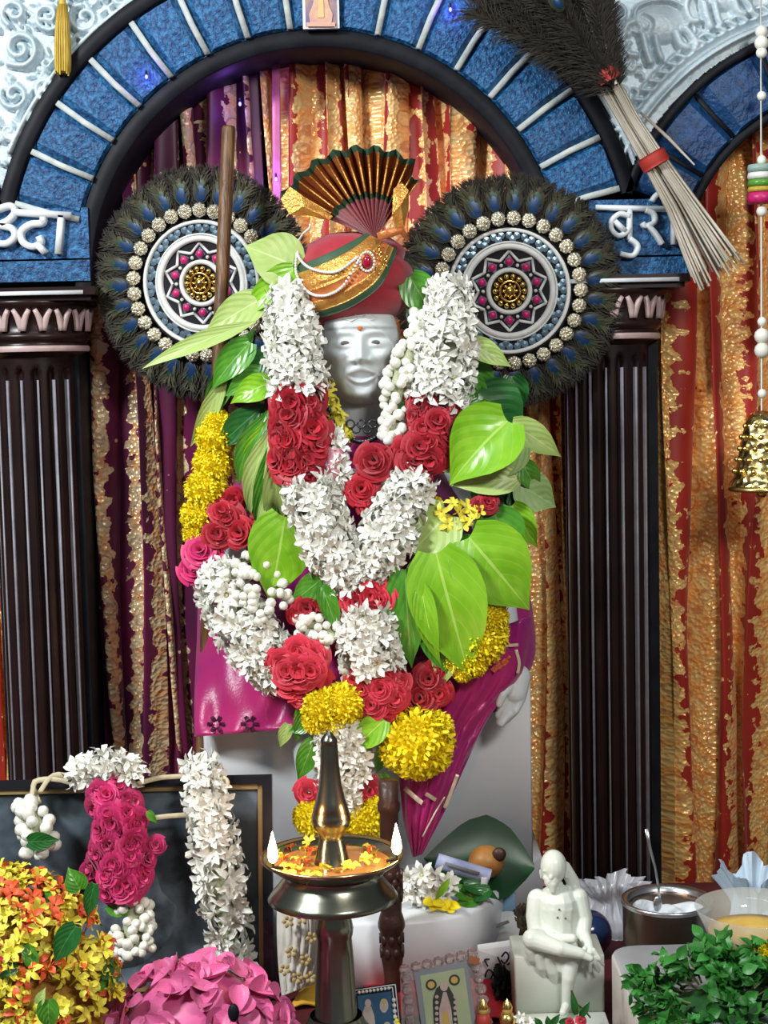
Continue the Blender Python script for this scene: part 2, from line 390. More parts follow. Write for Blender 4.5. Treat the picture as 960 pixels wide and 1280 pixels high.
AC = P(400, 350, YW); AR = P(1062, 333, YW); AL = P(-268, 368, YW)
def ring_pt(c, r, a, y): return Vector((c.x + r * SW * math.cos(a), y, c.z + r * SW * math.sin(a)))

def relief_panel(name, x0, x1, y0, y1, strokes, blobs, label):
    """embossed sheet: raised scrolls and figures on a flat ground, cut to the arches"""
    step = 1.7; nx = int((x1 - x0) / step); ny = int((y1 - y0) / step)
    gx = np.linspace(x0, x1, nx); gy = np.linspace(y0, y1, ny); X, Y = np.meshgrid(gx, gy, indexing='ij')
    H = np.zeros_like(X)
    for (cx, cy, rx, ry, h, ang) in blobs:
        ca, sa = math.cos(ang), math.sin(ang); u = ((X - cx) * ca + (Y - cy) * sa) / rx; v = (-(X - cx) * sa + (Y - cy) * ca) / ry
        H = np.maximum(H, h * np.sqrt(np.clip(1 - u * u - v * v, 0, 1)))
    for pts, wd, h in strokes:
        d2 = np.full_like(X, 1e9)
        for p in smooth_path(pts, max(8, 5 * len(pts))): d2 = np.minimum(d2, (X - p[0]) ** 2 + (Y - p[1]) ** 2)
        if h > 0: H = np.maximum(H, h * np.clip(1 - d2 / (wd * wd), 0, 1) ** .3)
        else: H = H + h * np.clip(1 - d2 / (wd * wd), 0, 1) ** .5
    idx = -np.ones((nx, ny), dtype=int); V = []
    keep = np.zeros((nx, ny), bool)
    for i in range(nx):
        for j in range(ny):
            p = P(X[i, j], Y[i, j], YW)
            ok = all(math.hypot(p.x - c.x, p.z - c.z) > r * SW for c, r in ((AC, 396), (AR, 297), (AL, 297)))
            if ok: idx[i, j] = len(V); V.append((p.x, YW - H[i, j] * 1.7 * SW, p.z))
    Fc = []
    for i in range(nx - 1):
        for j in range(ny - 1):
            q = (idx[i, j], idx[i, j + 1], idx[i + 1, j + 1], idx[i + 1, j])
            if min(q) >= 0: Fc.append(q)
    o = obj(name, V, Fc, m_silver); tag(o, label, 'wall', kind='structure'); return o
def spiral(cx, cy, r, turns=1.5, a0=0., s=1):
    return [(cx + r * (1 - .85 * t) * math.cos(a0 + s * t * turns * 2 * PI), cy + r * (1 - .85 * t) * math.sin(a0 + s * t * turns * 2 * PI)) for t in [k / 11 for k in range(12)]]
rs = random.Random(3)
st = [(spiral(27, 62, 24, 1.6, 2.2, -1), 4.5, 9), (spiral(62, 22, 19, 1.4, .5, 1), 4, 8), (spiral(20, 18, 17, 1.3, 2, 1), 4, 8), (spiral(108, 24, 20, 1.3, 4, -1), 4, 8),
      (spiral(60, 112, 16, 1.3, 1, 1), 4, 8), (spiral(20, 120, 18, 1.4, 3, -1), 4, 8), (spiral(48, 150, 13, 1.2, .3, 1), 3.5, 7), (spiral(14, 165, 14, 1.3, 5, 1), 3.5, 7), (spiral(28, 195, 10, 1.2, 2, -1), 3, 6),
      (spiral(150, -2, 18, 1.3, 3, 1), 4, 8), (spiral(95, -5, 16, 1.2, 1, 1), 4, 8)]
for k in range(190):
    x, y = rs.uniform(-20, 190), rs.uniform(-25, 235); a = rs.uniform(0, 6.28); l = rs.uniform(5, 12); b = rs.uniform(-1, 1)
    st.append(([(x, y), (x + l * .5 * math.cos(a), y + l * .5 * math.sin(a)), (x + l * math.cos(a + b), y + l * math.sin(a + b))], rs.uniform(2.4, 4), rs.uniform(4, 7)))
def rim(cx, cy, r, a0, a1): return [(cx + r * math.cos(a0 + (a1 - a0) * k / 30), cy - r * math.sin(a0 + (a1 - a0) * k / 30)) for k in range(31)]
st += [(rim(400, 350, 418, 1.7, 2.75), 4, 8), (rim(400, 350, 430, 1.7, 2.7), 3, 6)]
relief_panel('wall_left', -30, 330, -35, 245, st, [], 'silver embossed spandrel with scrolling leaves above left column')
st = []
for ex, ey, sc in ((823, 35, 1.), (897, -4, .9)):                  # two elephants walking along the rim
    q = lambda a: [(ex + x * sc, ey + y * sc) for x, y in a]
    st += [(q([(-32, -6), (-28, -24), (-8, -32), (16, -32), (32, -22), (36, -4)]), 3.2, 7), (q([(-32, -6), (-42, 0), (-46, 18), (-40, 34), (-30, 36)]), 5, 9),
           (q([(-22, 8), (-18, 26), (-12, 44)]), 6, 9), (q([(-6, 12), (-2, 30), (2, 40)]), 5, 8), (q([(20, 8), (26, 22), (34, 26)]), 6, 9), (q([(32, 2), (42, 14), (46, 24)]), 5, 8),
           (q([(-20, -14), (-10, -6), (-14, 6), (-24, 4)]), 3, -4), (q([(36, -12), (44, 2), (42, 12)]), 2.5, 6)]
st += [(rim(1062, 333, 316, 1.7, 2.7), 3.5, 8), (rim(1062, 333, 330, 1.7, 2.7), 3, 7), (rim(1062, 333, 342, 1.7, 2.6), 2.5, 6), (rim(400, 350, 418, .35, 1.3), 4, 8)]
for k in range(22): a = 1.75 + k * .045; st.append(([(1062 + 332 * math.cos(a), 333 - 332 * math.sin(a)), (1062 + 341 * math.cos(a + .02), 333 - 341 * math.sin(a + .02))], 3.6, 8))
st += [(spiral(770, 20, 20, 1.4, 1, 1), 4, 8), (spiral(768, 75, 16, 1.3, 4, -1), 4, 8), (spiral(775, 120, 14, 1.3, 2, 1), 4, 7), (spiral(782, 160, 12, 1.3, 2, -1), 4, 7), (spiral(735, 15, 18, 1.3, 0, 1), 4, 8)]
for k in range(24):
    x, y = rs.uniform(760, 800), rs.uniform(0, 225); a = rs.uniform(0, 6.28); l = rs.uniform(5, 12)
    st.append(([(x, y), (x + l * .5 * math.cos(a), y + l * .5 * math.sin(a)), (x + l * math.cos(a + .7), y + l * math.sin(a + .7))], 3, 6))
bl = [(823, 32, 34, 24, 6, 0), (897, -6, 30, 21, 6, 0)]
relief_panel('wall_right', 640, 1010, -35, 245, st, bl, 'silver embossed spandrel with walking elephants above right column')

def arch(name, c, r0, r1, joints, mat, jmat, label, rim_in, rim_out):
    t = thing(name, label, 'arch', (c.x, YW, c.z), kind='structure')
    yb = YW + .12
    for k in range(len(joints) - 1):
        a0, a1 = joints[k] + .006, joints[k + 1] - .006; v = []; n = 7
        for i in range(n):
            a = a0 + (a1 - a0) * i / (n - 1)
            e = 1 if 0 < i < n - 1 else 0
            for r, y in ((r0, yb), (r0, YW - .006), (r0 + 3, YW - .014 * e - .004 * (1 - e)), ((r0 + r1) / 2, YW - .017 * e - .004 * (1 - e)), (r1 - 3, YW - .014 * e - .004 * (1 - e)), (r1, YW - .006), (r1, yb)):
                v.append(ring_pt(c, r, a, y))
        f = grid_faces(n, 7) + [tuple(range(7)), tuple(range((n - 1) * 7, n * 7))[::-1]]
        obj('stone_block', v, f, mat, t, smooth=False)
    for a in joints[1:-1] if jmat is m_black else joints:
        mb = MB(); ribbon([ring_pt(c, r0 + 1, a, YW - .004), ring_pt(c, (r0 + r1) / 2, a + .004, YW - .004), ring_pt(c, r1 - 1, a, YW - .004)], (7.5 if jmat is m_joint else 6) * SW, .013 if jmat is m_joint else .004, mb); mb.build('mortar_joint', jmat, t)
    for nm, (ra, rb), y0, y1 in (('inner_rim', rim_in, YW - .008, YW + .13), ('outer_rim', rim_out, YW - .019, YW + .02)):
        v = []; n = 72; lo, hi = (-.02, PI + .02) if nm == 'inner_rim' else (joints[0] - .02, joints[-1] + .02)
        for i in range(n + 1):
            a = lo + (hi - lo) * i / n
            for r, y in ((ra, y1), (ra, y0 + .003), (ra + 2, y0), (rb - 2, y0), (rb, y0 + .003), (rb, y1)): v.append(ring_pt(c, r, a, y))
        obj(nm, v, grid_faces(n + 1, 6), m_black, t)
    return t
D = math.radians
ja = [D(15.5 + 9.93 * k) for k in range(8)] + [D(95.3 + 9.93 * k) for k in range(8)]
ja[7] = D(85.0)
arch('trim_1', AC, 303, 385, ja, m_blue, m_joint, 'wide arch of blue stone blocks with pale mortar lines', (281, 303), (385, 404))
arch('trim_2', AR, 215, 286, [D(k) for k in (62, 88, 113, 132, 148, 160)], m_blue_dark, m_black, 'narrow arch of dark blue stone blocks over the orange curtain', (203, 215), (286, 297))
arch('trim_3', AL, 215, 286, [D(k) for k in (20, 38, 60, 80)], m_blue_dark, m_black, 'narrow arch of dark blue stone beside the left spandrel', (203, 215), (286, 297))

# piers behind the columns
for nm, x0, x1, lab in (('wall_pier_left', -50, 112, 'dark pier behind the left column'), ('wall_pier_right', 712, 850, 'dark pier behind the right column')):
    a = P(x0, 300, YW).x; b = P(x1, 300, YW).x
    mb = MB().box((a + .03, YW + .03, ZB), (b - .03, YW + .2, P(0, 262, YW).z)); o = mb.build(nm, m_black, smooth=False); tag(o, lab, 'wall', kind='structure')

STK = [0]
def strokes_part(name, parent, lists, wd, depth, mat, Y):
    for pts in lists:
        STK[0] += 1; depth += .0007 + .0003 * (STK[0] % 3)
        mb = MB(); ribbon([P(x, y, Y) for x, y in smooth_path(pts, max(2, 6 * (len(pts) - 1)) if len(pts) > 2 else 2)], wd * U(Y), depth, mb); mb.build(name, mat, parent)

def lettered_block(x0, x1, yt, yb, letters, label, wd):
    a = P(x0, (yt + yb) / 2, YW); b = P(x1, (yt + yb) / 2, YW); zt = P((x0 + x1) / 2, yt, YW).z; zb = P((x0 + x1) / 2, yb, YW).z
    t = thing('lettered_block', label, 'sign', ((a.x + b.x) / 2, YW, zb))
    mb = MB().box((a.x, YW - .012, zb + .028), (b.x, YW + .05, zt)); up_c = mb.build('upper_course', m_blue, t, False)
    mb = MB().box((a.x, YW - .012, zb - .006), (b.x, YW + .05, zb + .025)); mb.build('lower_course', m_blue, t, False)
    for lst in letters: strokes_part('letter_stroke', up_c, lst, wd, .012, m_letter, YW - .012)
    return t
dda = [[[(-8, 265), (14, 258), (20, 266), (12, 276), (2, 282), (16, 286), (20, 296), (10, 305), (-6, 304)]],
       [[(18, 266), (90, 270)]], [[(55, 268), (54, 279), (40, 281), (28, 290), (30, 303), (42, 309), (52, 304), (50, 296)], [(48, 306), (58, 317)]],
       [[(78, 270), (74, 318)]]]
bur = [[[(744, 260), (846, 262)]], [[(786, 262), (786, 300)], [(786, 271), (774, 268), (764, 276), (763, 287), (771, 295), (781, 292), (786, 284)], [(767, 277), (781, 290)], [(786, 299), (796, 308), (790, 320), (774, 318)]],
       [[(806, 263), (816, 268), (817, 278), (806, 283), (802, 279)], [(808, 282), (818, 292), (827, 306)]], [[(842, 262), (841, 306)], [(842, 262), (838, 246), (822, 243), (814, 252)]]]
lettered_block(-50, 113, 262, 348, dda, 'blue stone block with raised white Devanagari letters on left column', 8.5)
lettered_block(735, 862, 250, 343, bur, 'blue stone block with raised white Devanagari letters beside the broom', 6.5)

def column(cx, ytop, label):
    """fluted half-sunk column: capital, shaft with hollow flutes, pale fillets"""
    Yc = YW + .045; zt = P(cx, ytop, YW).z; X = P(cx, ytop, YW).x; s = SW
    t = thing('fluted_column', label, 'column', (X, Yc, ZB))
    z = lambda d: zt - d * s
    R = 53 * s
    mb = MB(); ab = 92 * s
    for (h0, h1, w_) in ((0, 10, 92), (10, 16, 86)):
        mb.box((X - w_ * s, Yc - .09 - (w_ - 86) * s, z(h1)), (X + w_ * s, Yc + .1, z(h0)))
    mb.build('abacus', m_brown, t, False)
    mb = MB(); ribbon([Vector((X - 78 * s, Yc - .097, z(7))), Vector((X + 78 * s, Yc - .097, z(7)))], 5 * s, .003, mb); mb.build('pale_fillet', m_letter, t)
    mb = MB().lathe((X, Yc, 0), [(R * x, z(d)) for d, x in ((16, 1.5), (20, 1.52), (24, 1.4), (34, 1.3), (52, 1.22), (56, 1.3), (60, 1.32), (64, 1.26), (66, 1.2), (69, 1.26), (76, 1.27), (79, 1.15), (84, 1.02))], 48); capi = mb.build('capital', m_brown, t)
    mb = MB().lathe((X, Yc, 0), [(R * x, z(d)) for d, x in ((70, 1.27), (72, 1.285), (75, 1.285), (77, 1.27))], 48); mb.build('highlight_ring', m_capleaf, t)  # white highlight on the capital moulding, put in as a pale band
    for k in range(-4, 5):
        a = -PI / 2 + k * .36
        for sgn in (-1, 1):
            mb = MB(); pts = []
            for q in range(6):
                u = q / 5; aa = a + sgn * (.02 + .12 * u * u); rr = R * (1.27 + .06 * u)
                pts.append(Vector((X + rr * math.cos(aa), Yc + rr * math.sin(aa), z(52 - 26 * u))))
            ribbon(pts, [8 * s * (1 - .6 * abs(q / 5 - .4)) for q in range(6)], .006, mb, dirn=Vector((math.cos(a), math.sin(a), 0)))
            mb.build('carved_leaf', m_capleaf, capi)
    # shaft
    nfl = 16; nth = nfl * 10; zs = [z(84), z(92), z(96)] + [z(98 + 16 * (1 - math.cos(q * PI / 12))) for q in range(1, 7)] + [z(140), z(300), ZB]
    v = []
    for zz in zs:
        d = (zt - zz) / s
        for j in range(nth):
            th = 2 * PI * j / nth; ph = (j % 10) / 10. - .5
            hw = .30 * (0 if d < 97 else min(1, math.sqrt(max(0, 1 - ((114 - min(d, 114)) / 17) ** 2))))
            dep = .16 * math.sqrt(max(0, 1 - (ph / hw) ** 2)) if hw > .02 and abs(ph) < hw else 0
            rr = R * (1 - dep); v.append((X + rr * math.cos(th), Yc + rr * math.sin(th), zz))
    shf = obj('shaft', v, [tuple(reversed(f)) for f in grid_faces(len(zs), nth, 0, True)], m_brown, t)
    for k in range(nfl):
        th = 2 * PI * (k + .62) / nfl + 2 * PI * .0 / nfl
        if math.sin(th) > .25: continue
        mb = MB(); d = Vector((math.cos(th), math.sin(th), 0)); p = Vector((X, Yc, 0)) + d * R * .90
        ribbon([p + UP * z(112), p + UP * (z(112) * .5), p + UP * ZB], 2.6 * s, .007, mb, dirn=d); mb.build('pale_fillet', m_fillet, shf)
    mb = MB().lathe((X, Yc, 0), [(R * 1.15, ZB), (R * 1.15, ZB + .02), (R * 1.05, ZB + .03), (R, ZB + .035)], 32); mb.build('base_ring', m_brown, t)
    return t
column(33, 362, 'dark fluted column with carved capital on the magenta curtain side')
column(762, 346, 'dark fluted column with carved capital beside the orange curtain')

def curtain(name, pxl, pxr, ztop, Y, n, amp, mat, label, seed, cols=220, phase=0.):
    r_ = random.Random(seed); xl = P(pxl, 700, Y).x; xr = P(pxr, 700, Y).x; rows = 22
    off = [r_.uniform(-.5, .5) for _ in range(40)]
    v = []; uv = []
    for i in range(rows):
        zz = ZB + (ztop - ZB) * i / (rows - 1); pu = 0; prev = None
        for j in range(cols):
            s = j / (cols - 1); ph = 2 * PI * n * s + phase + 1.1 * math.sin(7 * s + seed) + .35 * math.sin(zz * 3.5 + s * 19 + seed)
            x = xl + (xr - xl) * s + .010 * math.sin(zz * 4 + s * 23 + seed) + amp * .35 * math.cos(2 * ph)
            y = Y + amp * (math.sin(ph) * .75 + .28 * math.sin(2.3 * ph + 1 + seed)) + .004 * math.sin(zz * 21 + ph)
            p = Vector((x, y, zz)); v.append(p)
            c = Vector((x, y, 0));
            if prev is not None: pu += (c - prev).length
            prev = c; uv.append((pu, zz))
    k = np.array([u for u, _ in uv]).reshape(rows, cols)
    k = np.tile(k[rows // 2], (rows, 1)).ravel()                       # same cloth coordinate on every row
    uv = [(float(a), b) for a, (_, b) in zip(k, uv)]
    f = grid_faces(rows, cols)
    o = obj(name, v, [tuple(reversed(q)) for q in f], mat, None, uvs=uv); tag(o, label, 'curtain'); return o
ZT = P(400, 40, YC).z
curtain('brocade_curtain', 60, 346, ZT, YC, 7, .020, m_cur_mag, 'magenta and gold brocade curtain behind the leaning wooden staff', 2)
curtain('brocade_curtain', 350, 722, ZT, YC + .004, 9, .020, m_cur_red, 'red and gold brocade curtain behind the turban', 5)
curtain('brocade_curtain', 792, 1030, P(960, 90, YC).z, YC - .01, 4.2, .026, m_cur_right, 'orange and gold brocade curtain behind the hanging bell', 9)
curtain('brocade_curtain', -60, 12, P(0, 250, YC).z, YC, 2, .02, m_cur_right, 'brocade curtain on the outer side of the left column', 12, 60)
mb = MB(); ribbon([P(345, 60, YC - .03), P(345.5, 150, YC - .032), P(346, 232, YC - .03), P(350, 700, YC - .03)], 10 * U(YC), .004, mb); o = mb.build('satin_ribbon', m_pinkband); tag(o, 'pink satin edging ribbon hanging where two curtains meet', 'ribbon')

# ------------------------------------------------------------------ peacock-feather fans
def feather_mesh(name, seed, eye, mat):
    r_ = random.Random(seed); b = MB()
    n = 62
    for k in range(n):
        x = -.25 + .95 * k / n
        for sg in (-1, 1):
            a = math.radians(r_.uniform(8, 40 if eye else 30)); l = r_.uniform(.38, .62)
            p = Vector((x, 0, r_.uniform(-.05, .05))); q = p + Vector((math.cos(a) * l, sg * math.sin(a) * l, r_.uniform(-.06, .10)))
            q.x = min(q.x, (.72 if eye else .93) + r_.uniform(0, .09))
            t = Vector((-math.sin(a) * sg, math.cos(a), 0)) * .011
            mid = p.lerp(q, .6) + Vector((0, 0, .03))
            b.add([p - t, p + t, mid + t * 1.3, mid - t * 1.3, q], [(0, 1, 2, 3), (3, 2, 4)], 0)
    if eye:
        for (cx, rx, ry, z, m) in ((.20, .34, .24, .055, 2), (.16, .27, .195, .07, 1), (.10, .20, .165, .085, 3)):
            v = [Vector((cx, 0, z + .03))]; nn = 14
            for j in range(nn):
                a = 2 * PI * j / nn; v.append(Vector((cx + rx * math.cos(a) * (1.25 if math.cos(a) > 0 else 1), ry * math.sin(a), z)))
            b.add(v, [(0, 1 + j, 1 + (j + 1) % nn) for j in range(nn)], m)
    return b.me(name, [mat, m_eye_green, m_eye_bronze, m_eye_blue])
FEYE = [feather_mesh('eyed_feather', k, True, m_feather) for k in range(2)]
FDRK = [feather_mesh('plain_feather', 10 + k, False, m_feather_bk) for k in range(2)]
def bead_mesh():
    b = MB(); b.ball((0, 0, 0), .62, 8, 10)
    for k in range(34):
        z = 1 - 2 * (k + .5) / 34; a = k * 2.39996; r = math.sqrt(1 - z * z); d = Vector((r * math.cos(a), r * math.sin(a), z))
        b.ball(d * .68, .26, 4, 6)
    return b.me('bead', m_goldsilver)
BEAD = bead_mesh()
def simple_ball(name, mat, nu=8, nv=12, sz=1.): b = MB().ball((0, 0, 0), 1, nu, nv, sz=sz); return b.me(name, mat)
STUD = simple_ball('stud', m_stud); PEARL = simple_ball('pearl', m_pearl, 6, 8); GOLDB = simple_ball('gold_bead', m_gold, 6, 8)

def fan(px, py, Y, yaw, tilt, label, rays):
    c = P(px, py, Y); s = U(Y)
    t = thing('peacock_feather_fan', label, 'fan', (c.x, Y + .03, ZB))
    R = Matrix.Rotation(yaw, 3, 'Z') @ Matrix.Rotation(tilt, 3, 'X')
    ex, ez, n = R @ Vector((1, 0, 0)), R @ Vector((0, 0, 1)), R @ Vector((0, -1, 0))
    def at(r, a, h=0.): return c + (ex * math.cos(a) + ez * math.sin(a)) * r * s + n * h * s
    def fr(a):                                                       # x radial, z towards the viewer
        e = ex * math.cos(a) + ez * math.sin(a); m = Matrix((e, n.cross(e), n)).transposed(); return m.to_quaternion()
    # backing disc and handle
    v = [at(0, 0, -3)] + [at(112, 2 * PI * k / 48, -4) for k in range(48)] + [at(112, 2 * PI * k / 48, -9) for k in range(48)]
    f = [(0, 1 + (k + 1) % 48, 1 + k) for k in range(48)] + [(1 + k, 1 + (k + 1) % 48, 49 + (k + 1) % 48, 49 + k) for k in range(48)] + [tuple(range(49, 97))]
    obj('backing_disc', v, f, m_velvet, t)
    hb = c + n * -.012; mb = MB().tube([hb, Vector((hb.x, hb.y, ZB))], .008, 10); mb.build('handle', m_wood, t)
    r_ = random.Random(int(px))
    for k in range(96):
        a = 2 * PI * (k + r_.uniform(-.3, .3)) / 96
        link('feather', FDRK[k % 2], t, at(100, a, -1 + r_.uniform(-1, 1)), fr(a), 46 * s * r_.uniform(.93, 1.05))
    ne = 27
    for k in range(ne):
        a = 2 * PI * (k + .5) / ne
        link('feather', FEYE[k % 2], t, at(103, a, 3), fr(a), 44 * s * r_.uniform(.92, 1.05))
    nb = 29
    for k in range(nb):
        a = 2 * PI * k / nb; link('bead', BEAD, t, at(89, a, 9), fr(a), 10.2 * s)
    def ring(r, wd, h, mat, name='cord_ring'):
        v = []; k = 72
        for j in range(k):
            a = 2 * PI * j / k
            for dr, dh in ((-.5, 0), (-.4, .8), (0, 1), (.4, .8), (.5, 0)): v.append(at(r + dr * wd, a, 2 + dh * h))
        f = []
        for j in range(k):
            j2 = (j + 1) % k
            for q in range(4): f.append((j * 5 + q, j * 5 + q + 1, j2 * 5 + q + 1, j2 * 5 + q))
        obj(name, v, f, mat, vd)
    v = [at(0, 0, 2)] + [at(80, 2 * PI * k / 64, 2) for k in range(64)]; vd = obj('velvet_disc', v, [(0, 1 + (k + 1) % 64, 1 + k) for k in range(64)], m_velvet, t)
    ring(75, 5, 5, m_white_cord); ring(55, 7.5, 5, m_white_cord); ring(26, 6, 5, m_white_cord)
    ring(60, 2.5, 4, m_white_cord)
    for k in range(44):
        a = 2 * PI * k / 44
        for rr, o_ in ((68.5, 0), (63.5, .5)):
            aa = a + o_ * 2 * PI / 44; v = [at(0, 0)] * 0; cc = at(rr, aa, 3.2 + r_.uniform(0, 1.2)); e1 = ex; e2 = ez
            vv = [cc + n * .0006] + [cc + (e1 * math.cos(q * PI / 4) + e2 * math.sin(q * PI / 4)) * 4.6 * s for q in range(8)]
            if o_ == 0 or k % 2 == 0: obj('sequin', vv, [(0, 1 + (q + 1) % 8, 1 + q) for q in range(8)], m_mirror, vd, smooth=False)
    zz = [at(49 if k % 2 == 0 else 38.5, PI / 2 + PI * k / rays, 3) for k in range(2 * rays + 1)]
    mb = MB(); 
    for k in range(2 * rays): mb.tube([zz[k], zz[k + 1]], 1.9 * s, 6)
    mb.build('zigzag_cord', m_white_cord, vd)
    for k in range(rays):
        a = PI / 2 + 2 * PI * k / rays
        dia = [at(36 + 9, a, 2.6), at(36, a + .19, 2.6), at(36 - 8, a, 2.6), at(36, a - .19, 2.6)]
        obj('mirror_diamond', dia, [(0, 3, 2, 1)], m_mirror, vd, smooth=False)
        link('stud', STUD, vd, at(36, a, 4), fr(a), (5 * s, 5 * s, 3 * s))
        link('pearl', PEARL, vd, at(33, a + PI / rays, 4), fr(a), 2.4 * s)
    for k in range(14): link('gold_bead', GOLDB, vd, at(18, 2 * PI * k / 14, 6), None, 3.6 * s)
    ring(12.5, 3.5, 8, m_gold, 'gold_ring')
    link('gold_dome', GOLDB, vd, at(0, 0, 5), fr(0), (8.5 * s, 8.5 * s, 7 * s))
    for k in range(8): link('gold_bead', GOLDB, vd, at(8, 2 * PI * k / 8, 8), None, 2.2 * s)
    return t
fan(253, 354, 2.37, math.radians(-16), math.radians(3), 'round peacock-feather fan behind the leaning wooden staff', 10)
fan(636, 364, 2.36, math.radians(6), math.radians(3), 'round peacock-feather fan beside the right column', 10)

# ------------------------------------------------------------------ wooden staff
a = P(286, 158, 2.275); b = PZ(237, 1075, .0); b = Vector((P(238, 1010, 2.20).x, 2.20, 0.0))
mb = MB().tube([b, b.lerp(a, .3), b.lerp(a, .62), a - (a - b).normalized() * .004, a], [.0085, .0092, .0098, .0098, .0085], 10)
o = mb.build('wooden_staff', m_wood); tag(o, 'plain brown wooden staff leaning in front of feather fan', 'staff')

# ------------------------------------------------------------------ broom of pale sticks with a feather head
YB = 2.345
t = thing('feather_broom', 'broom of pale sticks tied with red tape and dark peacock feathers', 'broom', P(905, 350, YB))
sp = smooth_path([(758, 95), (790, 155), (817, 200), (860, 275), (902, 345)], 12)
r_ = random.Random(11)
for k in range(54):
    u = r_.uniform(-1, 1); dd = r_.uniform(-1, 1) * math.sqrt(1 - u * u * .9); ln = r_.uniform(.9, 1.04)
    pts = []; 
    for (x, y, wd) in ((752, 88, 14), (785, 148, 12), (817, 200, 14), (850, 253, 19), (900, 343, 33)):
        fx, fy = .86, -.5                                             # across the bundle
        f_ = 1 if (x < 890) else ln
        pts.append(P(817 + (x - 817) * f_ + fx * u * wd, 200 + (y - 200) * f_ + fy * u * wd, YB - .012 + dd * wd * .55 * U(YB)))
    mb = MB().tube(pts, [.0014, .0019, .0021, .0022, .0016], 5); mb.build('broom_stick', m_stick, t)
for (x, y, wd) in ((757, 95, 17), (817, 200, 17)):
    c = P(x, y, YB - .012); ax = (P(x + 5, y + 9, YB - .012) - c).normalized(); mb = MB().tube([c - ax * .010, c - ax * .006, c + ax * .006, c + ax * .010], [wd * U(YB), wd * 1.06 * U(YB), wd * 1.06 * U(YB), wd * U(YB)], 16); mb.build('red_band', m_redband, t)
mb = MB().tube([P(800, 140, YB - .03), P(835, 172, YB - .032), P(868, 206, YB - .028)], [.0018, .0026, .0012], 6); mb.build('loose_stick', m_stick, t)
def plume_mesh(name, seed):
    q = random.Random(seed); b = MB(); b.tube([(0, 0, 0), (.5, .01, .015), (1, 0, 0)], [.009, .006, .002], 5)
    for k in range(210):
        x = .02 + .96 * k / 210
        for sg in (-1, 1):
            a = math.radians(q.uniform(18, 60)); l = q.uniform(.09, .20)
            p = Vector((x, 0, .01)); e = p + Vector((math.cos(a) * l, sg * math.sin(a) * l, q.uniform(-.05, .06))); tt = Vector((-math.sin(a) * sg, math.cos(a), 0)) * .0026
            mid = p.lerp(e, .6) + Vector((0, 0, .02)); b.add([p - tt, p + tt, mid + tt, mid - tt, e], [(0, 1, 2, 3), (3, 2, 4)], 0)
    return b
PL = []
for k in range(3):
    b = plume_mesh('plume', 40 + k)
    if k == 0:
        for (cx, rx, ry, z, m) in ((.86, .10, .06, .05, 2), (.85, .08, .045, .06, 1), (.84, .05, .032, .07, 3)):
            v = [Vector((cx, 0, z + .01))] + [Vector((cx + rx * math.cos(2 * PI * j / 16), ry * math.sin(2 * PI * j / 16), z)) for j in range(16)]
            b.add(v, [(0, 1 + j, 1 + (j + 1) % 16) for j in range(16)], m)
    PL.append(b.me('plume', [m_feather_bk, m_eye_green, m_eye_bronze, m_eye_blue]))
base = P(765, 112, YB - .008)
for k in range(30):
    u = (k + .5) / 30; tip = (570 + 190 * u + r_.uniform(-14, 14), -8 - 70 * u + r_.uniform(-20, 20))
    e = P(tip[0], tip[1], YB - .025 + r_.uniform(-.02, .02)); d = (e - base); L_ = d.length; ex = d.normalized(); nn = Vector((r_.uniform(-.4, .4), -1, r_.uniform(-.4, .4))); ey = nn.cross(ex).normalized(); ez = ex.cross(ey)
    link('feather', PL[1 + k % 2], t, base + Vector((r_.uniform(-.012, .012), r_.uniform(-.01, .004), r_.uniform(-.008, .008))), Matrix((ex, ey, ez)).transposed().to_quaternion(), L_ * r_.uniform(.8, 1.))
for tip, Yo in (((686, -4), -.045), ((640, -40), -.03), ((730, -40), -.03)):
    e = P(tip[0], tip[1], YB + Yo); d = (e - base); ex = d.normalized(); ey = Vector((0, -1, 0)).cross(ex).normalized(); ez = ex.cross(ey)
    link('feather', PL[0], t, base + Vector((0, -.014, 0)), Matrix((ex, ey, ez)).transposed().to_quaternion(), d.length * 1.08)
for x0, x1 in ((700, -.028), (716, -.03), (738, -.03)):
    mb = MB().tube([P(770, 105, YB - .025), P((770 + x0) / 2, 45, YB + x1), P(x0, -20, YB + x1)], [.0022, .0018, .0012], 5); mb.build('feather_shaft', m_stick, t)

# ------------------------------------------------------------------ small things on the arcade
c0 = P(78, -2, YW - .03)
t = thing('thread_tassel', 'yellow thread tassel hanging over the silver spandrel', 'tassel', P(79, 92, YW - .03))
mb = MB().tube([P(78, -40, YW - .03), P(78, -4, YW - .03)], .002, 6); mb.build('cord', m_tassel, t)
mb = MB().lathe((P(78, 0, YW - .03).x, YW - .03, 0), [(r * SW, P(78, y, YW - .03).z) for r, y in ((.5, -6), (4, 0), (5, 8), (7, 26), (8.5, 52), (8, 76), (7, 90), (0, 91))], 14); mb.build('thread_bundle', m_tassel, t)
for k in range(18):
    a = 2 * PI * k / 18; mb = MB(); q = [Vector((P(78, y, YW - .03).x + r * SW * math.cos(a), YW - .03 + r * SW * math.sin(a), P(78, y, YW - .03).z)) for r, y in ((5, 6), (7.6, 30), (9, 58), (8.2, 93 + rnd(-4, 3)))]
    mb.tube(q, .0014, 5); mb.build('thread', m_tassel, t)

